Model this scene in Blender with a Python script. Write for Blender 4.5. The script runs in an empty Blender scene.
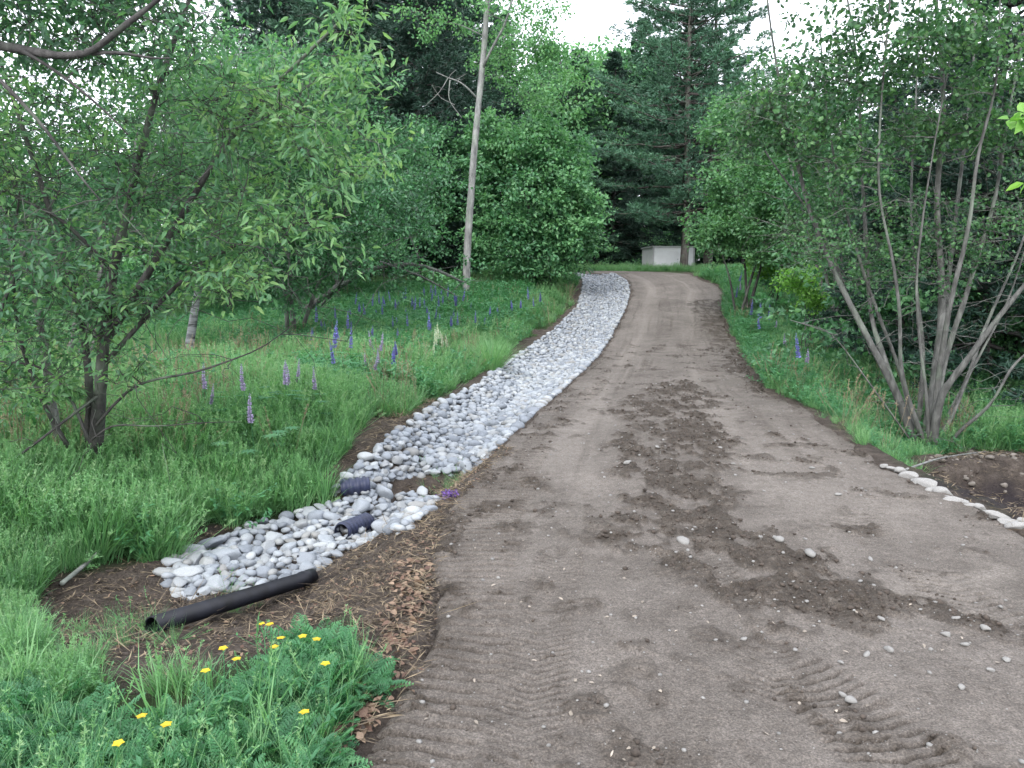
import bpy, math
import numpy as np
from mathutils import Vector
R_ = math.radians
SC = bpy.context.scene
COL = SC.collection
rng = np.random.default_rng(7)

# ------------------------------------------------------------------ camera
CAM_H, F, PITCH = 1.65, 770.0, math.atan((384-285)/770.0)
cam_d = bpy.data.cameras.new('camera'); cam = bpy.data.objects.new('camera', cam_d); COL.objects.link(cam)
cam.location = (0, 0, CAM_H); cam.rotation_euler = (math.pi/2-PITCH, 0, 0)
cam_d.sensor_width = 36; cam_d.lens = 36*F/1024; cam_d.clip_end = 2000; cam_d.clip_start = .05
SC.camera = cam
# ------------------------------------------------------------------ light
SUN_EL, SUN_AZ = R_(38), R_(200)
w = bpy.data.worlds.new('World'); SC.world = w; w.use_nodes = True
nt = w.node_tree; nt.nodes.clear()
out = nt.nodes.new('ShaderNodeOutputWorld'); bg = nt.nodes.new('ShaderNodeBackground')
sky = nt.nodes.new('ShaderNodeTexSky'); sky.sky_type = 'NISHITA'; sky.sun_disc = False
sky.sun_elevation = SUN_EL; sky.sun_rotation = SUN_AZ; sky.air_density = 1.0; sky.dust_density = 2.0
mixw = nt.nodes.new('ShaderNodeMix'); mixw.data_type = 'RGBA'; mixw.inputs[0].default_value = .62
cl = nt.nodes.new('ShaderNodeTexNoise'); cl.inputs['Scale'].default_value = 2.2; cl.inputs['Detail'].default_value = 5
cr = nt.nodes.new('ShaderNodeMapRange'); cr.inputs[1].default_value = .3; cr.inputs[2].default_value = .75
cr.inputs[3].default_value = .72; cr.inputs[4].default_value = .95
tcw = nt.nodes.new('ShaderNodeTexCoord')
nt.links.new(tcw.outputs['Generated'], cl.inputs['Vector']); nt.links.new(cl.outputs['Fac'], cr.inputs[0])
nt.links.new(cr.outputs[0], mixw.inputs[0])
nt.links.new(sky.outputs[0], mixw.inputs[6]); mixw.inputs[7].default_value = (8.05, 8.3, 9.0, 1)
nt.links.new(mixw.outputs[2], bg.inputs[0]); bg.inputs[1].default_value = .12
nt.links.new(bg.outputs[0], out.inputs[0])
sd = bpy.data.lights.new('sun', 'SUN'); sd.energy = .9; sd.angle = R_(25); sd.color = (1, .98, .95)
so = bpy.data.objects.new('sun', sd); COL.objects.link(so)
dirv = Vector((math.sin(SUN_AZ)*math.cos(SUN_EL), math.cos(SUN_AZ)*math.cos(SUN_EL), math.sin(SUN_EL)))
so.rotation_euler = dirv.to_track_quat('Z', 'Y').to_euler(); so.location = (0, 0, 30)
vs = SC.view_settings; vs.view_transform = 'Standard'; vs.look = 'None'; vs.gamma = 1; vs.exposure = 1.7; vs.use_curve_mapping = False
cy = SC.cycles
cy.max_bounces = 6; cy.diffuse_bounces = 4; cy.glossy_bounces = 2; cy.transmission_bounces = 4; cy.transparent_max_bounces = 4
cy.use_denoising = True; cy.use_adaptive_sampling = True; cy.adaptive_threshold = .02; cy.caustics_reflective = False; cy.caustics_refractive = False

# ------------------------------------------------------------------ helpers
def tag(o, label=None, cat=None, group=None, kind=None):
    if label: o['label'] = label
    if cat: o['category'] = cat
    if group: o['group'] = group
    if kind: o['kind'] = kind
    return o
def empty(name, loc=(0, 0, 0), rz=0):
    o = bpy.data.objects.new(name, None); o.location = loc; o.rotation_euler = (0, 0, rz); o.empty_display_size = .1
    COL.objects.link(o); return o
def copy_tree(o, parent=None):
    c = o.copy(); COL.objects.link(c)
    if parent: c.parent = parent
    for ch in o.children: copy_tree(ch, c)
    return c
class Acc:
    def __init__(s): s.V = []; s.T = []; s.Q = []; s.A = []; s.n = 0
    def add(s, V, T=None, Q=None, a=.5):
        V = np.asarray(V, float).reshape(-1, 3)
        if T is not None and len(T): s.T.append(np.asarray(T).reshape(-1, 3)+s.n)
        if Q is not None and len(Q): s.Q.append(np.asarray(Q).reshape(-1, 4)+s.n)
        s.V.append(V); s.A.append(np.broadcast_to(np.asarray(a, float), (len(V),))); s.n += len(V)
    def mesh(s, name, mat, smooth=True):
        V = np.concatenate(s.V); A = np.concatenate(s.A)
        T = np.concatenate(s.T) if s.T else np.zeros((0, 3), int)
        Q = np.concatenate(s.Q) if s.Q else np.zeros((0, 4), int)
        me = bpy.data.meshes.new(name)
        me.vertices.add(len(V)); me.vertices.foreach_set('co', V.astype(np.float32).ravel())
        L = np.concatenate([T.ravel(), Q.ravel()]).astype(np.int32)
        me.loops.add(len(L)); me.loops.foreach_set('vertex_index', L)
        st = np.concatenate([np.arange(len(T))*3, len(T)*3+np.arange(len(Q))*4]).astype(np.int32)
        me.polygons.add(len(st)); me.polygons.foreach_set('loop_start', st)
        me.polygons.foreach_set('use_smooth', np.full(len(st), smooth))
        me.update(calc_edges=True)
        at = me.attributes.new('tint', 'FLOAT', 'POINT'); at.data.foreach_set('value', A.astype(np.float32))
        if mat: me.materials.append(mat)
        return me
    def obj(s, name, mat, parent=None, smooth=True):
        o = bpy.data.objects.new(name, s.mesh(name, mat, smooth)); COL.objects.link(o)
        if parent: o.parent = parent
        return o
def attr(me, name, v):
    a = me.attributes.new(name, 'FLOAT', 'POINT'); a.data.foreach_set('value', np.asarray(v, np.float32))
def norm(v): return v/np.maximum(np.linalg.norm(v, axis=-1, keepdims=True), 1e-9)
def sst(a, b, x):
    t = np.clip((x-a)/(b-a), 0, 1); return t*t*(3-2*t)
def _h(ix, iy, s):
    n = (ix.astype(np.int64)*374761393+iy.astype(np.int64)*668265263+s*974634777) & 0xffffffff
    n = ((n ^ (n >> 13))*1274126177) & 0xffffffff
    return ((n ^ (n >> 16)) & 0xffff)/65535.
def vn(x, y, s=0):
    x = np.asarray(x, float); y = np.asarray(y, float)
    ix = np.floor(x); iy = np.floor(y); fx = x-ix; fy = y-iy
    fx = fx*fx*(3-2*fx); fy = fy*fy*(3-2*fy)
    a = _h(ix, iy, s); b = _h(ix+1, iy, s); c = _h(ix, iy+1, s); d = _h(ix+1, iy+1, s)
    return (a*(1-fx)+b*fx)*(1-fy)+(c*(1-fx)+d*fx)*fy
def fbm(x, y, s=0, o=4, g=.5):
    t = 0; a = 1; n = 0
    for i in range(o):
        t = t+a*vn(x*2**i+i*17.3, y*2**i-i*9.1, s+i); n += a; a *= g
    return t/n
def inpoly(x, y, P):
    x = np.asarray(x); y = np.asarray(y); r = np.zeros(x.shape, bool)
    for (x0, y0), (x1, y1) in zip(P, np.roll(P, -1, 0)):
        c = ((y0 > y) != (y1 > y)) & (x < (x1-x0)*(y-y0)/((y1-y0)+1e-12)+x0); r ^= c
    return r

# ------------------------------------------------------------------ the lie of the land
_py = np.array([-20, 0, 5, 12, 18, 22, 26, 30, 34, 38, 42, 50, 60, 90, 400])
_pz = np.array([0, 0, 0, -.04, -.02, .2, .62, 1.17, 1.75, 2.2, 2.38, 2.55, 2.7, 3.2, 5.])
_yy = np.linspace(-20, 400, 4201)
_zz = np.interp(_yy, _py, _pz); _k = np.hanning(31); _k /= _k.sum()
_zz = np.convolve(np.pad(_zz, 15, 'edge'), _k, 'valid')
def P(y): return np.interp(y, _yy, _zz)
def ray(px, py):
    u = (px-512)/F; v = (384-py)/F
    return np.array([u, math.cos(PITCH)+v*math.sin(PITCH), v*math.cos(PITCH)-math.sin(PITCH)])
def at(px, py, Y):
    d = ray(px, py); return np.array([0, 0, CAM_H])+d*(Y/d[1])
def hit(px, py, fn):
    d = ray(px, py); t = np.geomspace(.6, 200, 6000)
    X = d[0]*t; Yv = d[1]*t; Z = CAM_H+d[2]*t
    k = np.argmax(Z < fn(X, Yv)); k = max(k, 1)
    return np.array([X[k], Yv[k], fn(X[k:k+1], Yv[k:k+1])[0]])
def path(pts, fn): return np.array([hit(a, b, fn) for a, b in pts])
onP = lambda x, y: P(y)
LE = path([(628, 281), (631, 292), (628, 305), (620, 322), (607, 345), (590, 365), (565, 388), (540, 410), (515, 432), (492, 455), (466, 480), (445, 505), (430, 535), (426, 560), (428, 600), (418, 650), (385, 700), (345, 768)], onP)[::-1]
RE = path([(702, 280), (716, 285), (724, 292), (722, 302), (723, 315), (728, 330), (740, 350), (752, 372), (768, 392), (790, 402), (812, 412), (832, 430), (858, 448), (885, 466), (920, 483), (960, 500), (1000, 520), (1080, 560), (1250, 640)], onP)[::-1]
SE = path([(583, 281), (582, 290), (578, 305), (560, 325), (535, 345), (510, 362), (480, 385), (440, 405), (412, 425), (380, 450), (345, 478), (330, 494)], onP)[::-1]
def mk(E, lo, hi):
    y = np.concatenate([[lo[0]], E[:, 1], [hi[0]]]); x = np.concatenate([[lo[1]], E[:, 0], [hi[1]]])
    g = np.linspace(-20, 60, 1601); v = np.interp(g, y, x)
    k = np.hanning(13); k /= k.sum(); v = np.convolve(np.pad(v, 6, 'edge'), k, 'valid')
    return lambda q: np.interp(q, g, v)
xL = mk(LE, (-20, LE[0, 0]-.3), (60, LE[-1, 0]-1))
xR = mk(RE, (-20, 3.2), (60, RE[-1, 0]+1))
xS = mk(SE, (-20, SE[0, 0]-.3), (60, SE[-1, 0]-1))
Y_END = float(LE[-1, 1])
YS0 = float(SE[0, 1])
xS_land, YS_land = xS, YS0
def land(x, y):
    xS, YS0 = xS_land, YS_land
    x = np.asarray(x, float); y = np.asarray(y, float)
    h = P(y)
    tL = xL(y)-x; w = np.maximum(xL(y)-xS(y), .4)
    inc = sst(YS0-.6, YS0+1.5, y)*(1-sst(37, 40, y))
    D = .30-.1*sst(12, 24, y)
    ch = np.where((tL > 0) & (tL < w), -D*np.sin(np.pi*np.clip(tL/w, 0, 1))**.8, 0)
    bank = .16*sst(0, 2.2, tL-w)
    h = h+inc*(ch+bank)+.05*sst(0, 3, tL)*(1-inc)
    pit = np.exp(-np.abs((x+2.0)/1.75)**4-np.abs((y-5.7)/1.9)**4)
    h = h-.5*pit*sst(0, 1.0, tL)
    h = h-.30*sst(.6, 3.2, -.6-x)*(1-sst(2.5, 3.6, y))*sst(0, 1, tL)   # the near verge sags away from the road
    tR = x-xR(y)
    dr = .62*np.exp(-np.abs((y-10.3)/3.0)**4)+.22*sst(11, 16, y)*(1-sst(30, 38, y))
    h = h-dr*sst(.1, 1.5, tR)
    hol = np.exp(-np.abs((y-6.9-.15*tR)/1.6)**4)*(1-sst(2.5, 5, tR))
    h = h-.36*hol*sst(.18, .7, tR)
    m = np.exp(-((y-8.5)/.55)**2)*sst(.5, 1.4, tR)
    h = h+(.46+.12*vn(x*2.2, y*2.2, 66))*m
    n = fbm(x*.6, y*.6, 3, 3)-.5
    off = np.maximum(sst(.3, 2, tL-w*inc), sst(.2, 1.5, tR))
    h = h+n*.16*off+(fbm(x*4, y*4, 9, 3)-.5)*.06*np.maximum(sst(.05, .5, tL), sst(.05, .5, tR))
    return h
def hland(px, py): return hit(px, py, land)
def zl(x, y): return float(land(np.array([x]), np.array([y]))[0])
def wpoly(pts, fn=land): return path(pts, fn)[:, :2]
UPR = path([(506, 446), (470, 459), (420, 473), (380, 487), (352, 499)], land)[::-1]
STONE_UP = np.concatenate([np.stack([xS(np.linspace(YS0, 38.2, 60)), np.linspace(YS0, 38.2, 60)], 1)])
PILE = wpoly([(163, 582), (172, 560), (212, 541), (250, 525), (300, 515), (345, 502), (378, 492), (425, 489), (437, 500), (430, 515), (400, 535), (362, 545), (330, 562), (310, 574), (268, 588), (220, 592), (180, 595)])
PIT = wpoly([(20, 600), (60, 575), (150, 560), (200, 530), (330, 508), (400, 480), (500, 440), (470, 470), (440, 500), (440, 620), (400, 690), (345, 768), (330, 730), (360, 640), (330, 620), (290, 640), (240, 660), (170, 690), (60, 670)])
MOUND = wpoly([(900, 462), (940, 455), (985, 452), (1100, 450), (1200, 560), (1060, 560), (1024, 540), (960, 503)])
SE2 = path([(583, 281), (582, 290), (578, 305), (560, 325), (535, 345), (510, 362), (480, 385), (440, 405), (412, 425), (380, 450), (350, 474), (331, 494)], land)[::-1]
YS0 = float(SE2[0, 1])
xS = mk(SE2, (-20, SE2[0, 0]-.3), (60, SE2[-1, 0]-1))
def in_up(x, y, pad=0.):
    right = np.where(y < UPR[-1, 1], np.interp(y, UPR[:, 1], UPR[:, 0]), xL(y)-.05)
    return (y > YS0) & (y < 38.5) & (x > xS(y)-pad) & (x < right+pad)
def blurpoly(x, y, Pn, r=.12, seed=0):
    dx = (fbm(x*3, y*3, 40+seed, 3)-.5)*r*5; dy = (fbm(x*3, y*3, 50+seed, 3)-.5)*r*5
    t = 0
    for ox, oy in ((0, 0), (r, 0), (-r, 0), (0, r), (0, -r)): t = t+inpoly(x+dx+ox, y+dy+oy, Pn)
    return t/5.

# ------------------------------------------------------------------ materials
def M(name):
    m = bpy.data.materials.new(name); m.use_nodes = True; nt = m.node_tree
    b = nt.nodes['Principled BSDF']; return m, nt, b
def node(nt, t, **k):
    n = nt.nodes.new(t)
    for a, v in k.items():
        if a in n.inputs.keys(): n.inputs[a].default_value = v
        else: setattr(n, a, v)
    return n
def ramp(nt, fac, stops):
    r = nt.nodes.new('ShaderNodeValToRGB'); e = r.color_ramp.elements
    e[0].position, e[0].color = stops[0][0], (*stops[0][1], 1); e[1].position, e[1].color = stops[-1][0], (*stops[-1][1], 1)
    for p, c in stops[1:-1]:
        q = e.new(p); q.color = (*c, 1)
    nt.links.new(fac, r.inputs[0]); return r.outputs[0]
def mixc(nt, f, a, b, mode='MIX'):
    n = nt.nodes.new('ShaderNodeMix'); n.data_type = 'RGBA'; n.blend_type = mode
    for i, v in ((0, f), (6, a), (7, b)):
        if hasattr(v, 'links'): nt.links.new(v, n.inputs[i])
        elif isinstance(v, (int, float)): n.inputs[i].default_value = v
        else: n.inputs[i].default_value = (*v, 1)
    return n.outputs[2]
def noise(nt, scale, detail=4, rough=.55, vec=None):
    n = node(nt, 'ShaderNodeTexNoise', Scale=scale, Detail=detail, Roughness=rough)
    if vec is None:
        tc = nt.nodes.new('ShaderNodeTexCoord'); vec = tc.outputs['Object']
    nt.links.new(vec, n.inputs['Vector']); return n.outputs['Fac']
def math_(nt, op, a, b=0.):
    n = nt.nodes.new('ShaderNodeMath'); n.operation = op
    for i, v in ((0, a), (1, b)):
        if hasattr(v, 'links'): nt.links.new(v, n.inputs[i])
        else: n.inputs[i].default_value = v
    return n.outputs[0]
def at_(nt, name):
    n = nt.nodes.new('ShaderNodeAttribute'); n.attribute_name = name; return n.outputs['Fac']
def bump(nt, b, h, strength=.5, dist=.01):
    n = node(nt, 'ShaderNodeBump', Strength=strength, Distance=dist); nt.links.new(h, n.inputs['Height']); nt.links.new(n.outputs[0], b.inputs['Normal'])
def leafmat(name, stops, trans=.35, rough=.5, clump=1.2, rnd=.5):
    m, nt, b = M(name)
    oi = nt.nodes.new('ShaderNodeObjectInfo')
    t = at_(nt, 'tint')
    f = math_(nt, 'ADD', math_(nt, 'MULTIPLY', noise(nt, clump, 2), .55), math_(nt, 'MULTIPLY', t, .6))
    f = math_(nt, 'ADD', f, math_(nt, 'MULTIPLY', math_(nt, 'SUBTRACT', oi.outputs['Random'], .5), rnd))
    f = math_(nt, 'SUBTRACT', f, .08)
    c = ramp(nt, f, stops)
    nt.links.new(c, b.inputs['Base Color']); b.inputs['Roughness'].default_value = rough
    b.inputs['Specular IOR Level'].default_value = .6
    tr = nt.nodes.new('ShaderNodeBsdfTranslucent'); ms = nt.nodes.new('ShaderNodeMixShader'); ms.inputs[0].default_value = trans
    tcol = mixc(nt, 1., c, (1.15, 1.25, .75), 'MULTIPLY')
    nt.links.new(tcol, tr.inputs[0]); nt.links.new(b.outputs[0], ms.inputs[1]); nt.links.new(tr.outputs[0], ms.inputs[2])
    nt.links.new(ms.outputs[0], nt.nodes['Material Output'].inputs[0])
    return m
def barkmat(name, a, b_, c, scale=14):
    m, nt, b = M(name)
    tc = nt.nodes.new('ShaderNodeTexCoord'); mp = nt.nodes.new('ShaderNodeMapping'); mp.inputs['Scale'].default_value = (1, 1, .25)
    nt.links.new(tc.outputs['Object'], mp.inputs[0])
    n1 = noise(nt, scale, 6, .65, mp.outputs[0]); n2 = noise(nt, 2.2, 4)
    col = ramp(nt, n1, [(.3, a), (.5, b_), (.7, c)])
    col = mixc(nt, math_(nt, 'MULTIPLY', ramp(nt, n2, [(.5, (0, 0, 0)), (.62, (1, 1, 1))]), .45), col, (.16, .2, .15))
    nt.links.new(col, b.inputs['Base Color']); b.inputs['Roughness'].default_value = .9
    bump(nt, b, n1, .8, .02); return m
def ground_mat():
    m, nt, b = M('ground_soil_and_turf')
    s = at_(nt, 'soil'); wt = at_(nt, 'wet')
    n1 = noise(nt, 5, 8, .7); n2 = noise(nt, 60, 5, .7); n3 = noise(nt, .7, 3)
    soil = ramp(nt, n1, [(.3, (.045, .036, .031)), (.5, (.09, .073, .061)), (.68, (.165, .138, .118))])
    soil = mixc(nt, .6, soil, ramp(nt, n2, [(.35, (.35, .33, .32)), (.65, (1.3, 1.25, 1.2))]), 'MULTIPLY')
    soil = mixc(nt, math_(nt, 'MULTIPLY', wt, .85), soil, (.028, .022, .026))
    turf = ramp(nt, n1, [(.3, (.018, .03, .012)), (.6, (.04, .07, .022)), (.75, (.07, .08, .035))])
    turf = mixc(nt, .5, turf, ramp(nt, n3, [(.4, (.5, .6, .5)), (.6, (1.1, 1.1, 1))]), 'MULTIPLY')
    nt.links.new(mixc(nt, s, turf, soil), b.inputs['Base Color'])
    b.inputs['Roughness'].default_value = .92; b.inputs['Specular IOR Level'].default_value = .25
    bump(nt, b, math_(nt, 'ADD', n1, math_(nt, 'MULTIPLY', n2, .7)), 1., .07); return m
def drive_mat():
    m, nt, b = M('packed_gravel_drive')
    dk = at_(nt, 'dark'); dry = at_(nt, 'dry'); big = noise(nt, .9, 5, .6); mid = noise(nt, 7, 6, .65); fine = noise(nt, 110, 4, .7); gr = noise(nt, 380, 2, .6)
    base = ramp(nt, big, [(.3, (.10, .087, .076)), (.5, (.132, .116, .103)), (.7, (.17, .151, .135))])
    base = mixc(nt, dry, base, (.205, .183, .163))
    base = mixc(nt, .5, base, ramp(nt, mid, [(.3, (.62, .6, .58)), (.65, (1.2, 1.2, 1.2))]), 'MULTIPLY')
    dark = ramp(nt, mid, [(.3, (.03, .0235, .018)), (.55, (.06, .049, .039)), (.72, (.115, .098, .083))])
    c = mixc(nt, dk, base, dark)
    c = mixc(nt, .85, c, ramp(nt, fine, [(.32, (.4, .38, .36)), (.5, (.95, .95, .95)), (.68, (1.7, 1.68, 1.65))]), 'MULTIPLY')
    c = mixc(nt, .5, c, ramp(nt, noise(nt, 32, 6, .75), [(.35, (.55, .53, .5)), (.5, (1, 1, 1)), (.68, (1.4, 1.4, 1.4))]), 'MULTIPLY')
    vo = node(nt, 'ShaderNodeTexVoronoi', Scale=85.); tc = nt.nodes.new('ShaderNodeTexCoord'); nt.links.new(tc.outputs['Object'], vo.inputs['Vector'])
    # pale grit set in the surface
    spk = math_(nt, 'MULTIPLY', math_(nt, 'LESS_THAN', vo.outputs['Distance'], .22), math_(nt, 'GREATER_THAN', noise(nt, 61, 0), .56))
    c = mixc(nt, math_(nt, 'MULTIPLY', spk, .4), c, (.27, .255, .24))
    nt.links.new(c, b.inputs['Base Color'])
    b.inputs['Roughness'].default_value = .82; b.inputs['Specular IOR Level'].default_value = .3
    hh = math_(nt, 'ADD', math_(nt, 'ADD', mid, math_(nt, 'MULTIPLY', fine, .35)), math_(nt, 'MULTIPLY', spk, .2))
    bump(nt, b, hh, 1., .03); return m
def stone_mat():
    m, nt, b = M('river_stone')
    oi = nt.nodes.new('ShaderNodeObjectInfo'); t = at_(nt, 'tint')
    f = math_(nt, 'FRACT', math_(nt, 'ADD', oi.outputs['Random'], t))
    c = ramp(nt, f, [(0, (.16, .177, .2)), (.2, (.22, .243, .275)), (.4, (.31, .335, .36)), (.55, (.22, .22, .215)), (.7, (.36, .38, .39)), (.85, (.27, .29, .315)), (1, (.2, .22, .245))])
    c = mixc(nt, .7, c, ramp(nt, noise(nt, 14, 6, .7), [(.3, (.6, .6, .6)), (.55, (1, 1, 1)), (.75, (1.15, 1.12, 1.08))]), 'MULTIPLY')
    nt.links.new(c, b.inputs['Base Color']); b.inputs['Roughness'].default_value = .75
    bump(nt, b, noise(nt, 60, 5), .25, .01); return m
def plain(name, c, rough=.6, var=.3, scale=8, spec=.4):
    m, nt, b = M(name); n = noise(nt, scale, 5)
    lo = tuple(v*(1-var) for v in c); hi = tuple(min(v*(1+var), 1) for v in c)
    nt.links.new(ramp(nt, n, [(.3, lo), (.7, hi)]), b.inputs['Base Color']); b.inputs['Roughness'].default_value = rough
    b.inputs['Specular IOR Level'].default_value = spec; bump(nt, b, n, .2, .01); return m
MG, MD, MS = ground_mat(), drive_mat(), stone_mat()

def bank_pad(x, y): return .12+.25*fbm(x, y, 12)+1.3*np.clip(fbm(x*.55, y*.55, 14, 3)-.56, 0, .3)
# ------------------------------------------------------------------ ground
def lines(lo, hi, c, a, k):
    o = [c]
    while o[-1] < hi: o.append(o[-1]+a+k*abs(o[-1]-c))
    p = [c]
    while p[-1] > lo: p.append(p[-1]-a-k*abs(p[-1]-c))
    return np.array(p[:0:-1]+o)
def grid_faces(nr, nc):
    i = np.arange(nr-1)[:, None]*nc+np.arange(nc-1)[None]
    return np.stack([i, i+1, i+nc+1, i+nc], -1).reshape(-1, 4)
gx = lines(-220, 220, -.5, .035, .0125); gy = lines(-6, 420, 2.5, .03, .009)
GX, GY = np.meshgrid(gx, gy); GZ = land(GX, GY)
tL = xL(GY)-GX; tR = GX-xR(GY)
on = (tL < .03) & (tR < .03) & (GY < 38)
inroad = sst(0, .12, -tL)*sst(0, .12, -tR)*(1-sst(37.5, 38.5, GY))
soil = np.maximum(blurpoly(GX, GY, PIT, .08), blurpoly(GX, GY, MOUND, .1, 3))
verge = (1-sst(.12, .5, tL+(fbm(GX*2, GY*2, 5)-.5)*.4))*(tL > -.2)*(GY < 40)
vergeR = (1-sst(.05, .35, tR+(fbm(GX*2, GY*2, 6)-.5)*.4))*(tR > -.2)*(GY < 40)
chan = in_up(GX, GY, bank_pad(GX, GY))
soil = np.clip(np.maximum.reduce([soil, verge, vergeR, chan*1., inroad]), 0, 1)
clod = (fbm(GX*9, GY*9, 21, 4)-.5)*.09*blurpoly(GX, GY, PIT, .1)+(fbm(GX*6, GY*6, 22, 4)-.5)*.14*blurpoly(GX, GY, MOUND, .1, 3)
GZ = GZ+clod-.06*inroad
HOLW = wpoly([(925, 486), (960, 480), (1030, 492), (1100, 500), (1060, 535), (1024, 522), (985, 505), (950, 492)])
wet = np.clip(blurpoly(GX, GY, HOLW, .06)+.45*blurpoly(GX, GY, PILE, .25)*1., 0, 1)
ga = Acc(); ga.add(np.stack([GX, GY, GZ], -1).reshape(-1, 3), Q=grid_faces(*GX.shape))
go = tag(ga.obj('ground', MG), 'uneven grassy and earthy ground around the driveway', kind='structure')
attr(go.data, 'soil', soil.ravel()); attr(go.data, 'wet', wet.ravel())

# ------------------------------------------------------------------ driveway
NC = 400
ys = [.6]
while ys[-1] < 37: ys.append(ys[-1]+max(.005, ys[-1]*.0023))
ys = np.array(ys)
Lp = np.stack([xL(ys), ys], 1); Rp = np.stack([xR(ys), ys], 1)
def ext(a, pts, n):
    pts = np.array([a]+pts, float); s = np.linspace(0, len(pts)-1, n+1)[1:]
    from_ = np.arange(len(pts)); q = np.stack([np.interp(s, from_, pts[:, k]) for k in (0, 1)], 1)
    for _ in range(6): q[1:-1] = (q[:-2]+q[1:-1]*2+q[2:])/4
    return q
xl, xr = Lp[-1, 0], Rp[-1, 0]
Lx = ext(Lp[-1], [(xl-.15, 37.8), (xl-.8, 38.7), (xl-2.2, 39.5), (xl-5, 40.2), (xl-16, 41.5)], 90)
Rx = ext(Rp[-1], [(xr-.4, 38.8), (xr-1.2, 40.6), (xr-3.6, 42.5), (xr-7, 43.6), (xr-20, 45.5)], 90)
Lp = np.concatenate([Lp, Lx]); Rp = np.concatenate([Rp, Rx])
fr = np.linspace(0, 1, NC)
DX = Lp[:, :1]*(1-fr)+Rp[:, :1]*fr; DY = Lp[:, 1:]*(1-fr)+Rp[:, 1:]*fr
wid = np.linalg.norm(Rp-Lp, axis=1)[:, None]; eL = fr[None]*wid; eR = (1-fr[None])*wid
wob = (fbm(DX*2.5, DY*2.5, 31)-.5)
def pblur(pts, r, seed): return blurpoly(DX, DY, wpoly(pts, onP), r, seed)
dark = np.maximum.reduce([
    pblur([(640, 395), (655, 385), (700, 380), (715, 400), (722, 430), (738, 470), (748, 500), (755, 520), (800, 545), (860, 570), (940, 600), (1010, 640), (900, 640), (830, 640), (760, 615), (700, 640), (668, 640), (690, 600), (700, 580), (640, 570), (585, 560), (570, 545), (610, 530), (560, 512), (600, 500), (612, 470), (600, 450), (640, 425), (605, 410)], .15, 1),
    .8*pblur([(525, 480), (560, 475), (545, 500), (560, 520), (530, 520)], .08, 2),
    .9*pblur([(690, 300), (725, 300), (735, 345), (770, 390), (800, 412), (770, 400), (735, 380), (712, 345), (700, 320)], .15, 4),
    .7*pblur([(505, 590), (545, 585), (545, 615), (510, 615)], .05, 5),
    .75*pblur([(425, 480), (500, 440), (520, 450), (470, 500), (430, 520), (425, 600), (440, 640), (400, 720), (330, 768), (300, 800), (420, 800), (480, 700), (470, 600), (480, 520)], .08, 6)*(fbm(DX*4, DY*4, 55, 4)>.5)*1.,
    .5*pblur([(790, 690), (830, 700), (960, 790), (900, 800)], .06, 7),
    .5*pblur([(640, 660), (700, 700), (740, 800), (600, 800), (610, 700)], .08, 8)])
specks = np.clip((fbm(DX*3.2, DY*3.2, 33, 5, .6)-.60)*9, 0, 1)*.7
holes = np.clip(np.maximum(fbm(DX*5, DY*3.4, 34, 3)-.54, fbm(DX*7.5, DY*3.2, 134, 3)-.60)*12, 0, 1)          # packed tops showing between the loose soil
dark = np.clip(np.maximum(dark*(1-.85*holes), specks*(DY < 20)), 0, 1)
edge = np.clip(1-eL/.22+wob*1.5, 0, 1)*.6+np.clip(1-eR/.25+wob*1.5, 0, 1)*.6
dark = np.clip(dark+edge*.7, 0, 1)
dry = np.clip(np.maximum(pblur([(905, 570), (990, 560), (1040, 640), (960, 650), (860, 590)], .1, 9), .5*pblur([(760, 420), (830, 440), (960, 520), (860, 540), (770, 500)], .15, 10)), 0, 1)*.7
lane = np.exp(-((fr[None]-.24+.05*vn(DY*.4, DY*0, 81))/.07)**2)+np.exp(-((fr[None]-.70+.06*vn(DY*.4, DY*0, 82))/.08)**2)
streak = np.clip(fbm(fr[None]*26+DY*.12, DY*.35, 83, 4)*1.6-.3, 0, 1)
dry = np.clip(np.maximum(dry, .95*lane*streak*sst(3.5, 7, DY)), 0, 1)
dark = np.clip(dark+.4*np.clip(fbm(fr[None]*30+DY*.1, DY*.25, 84, 4)-.58, 0, 1)*4*sst(5, 8, DY), 0, 1)
H = np.zeros_like(DX)
H += .03*np.sin(np.pi*np.clip(fr, 0, 1))[None]*1.0
H += (fbm(DX*1.2, DY*1.2, 35, 3)-.5)*.05
for c, wd in ((.26, .28), (.70, .30)):      # wheel ruts
    cx = c*wid; H -= .022*np.exp(-((eL-cx)/wd)**2)*sst(5, 9, DY)
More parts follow.
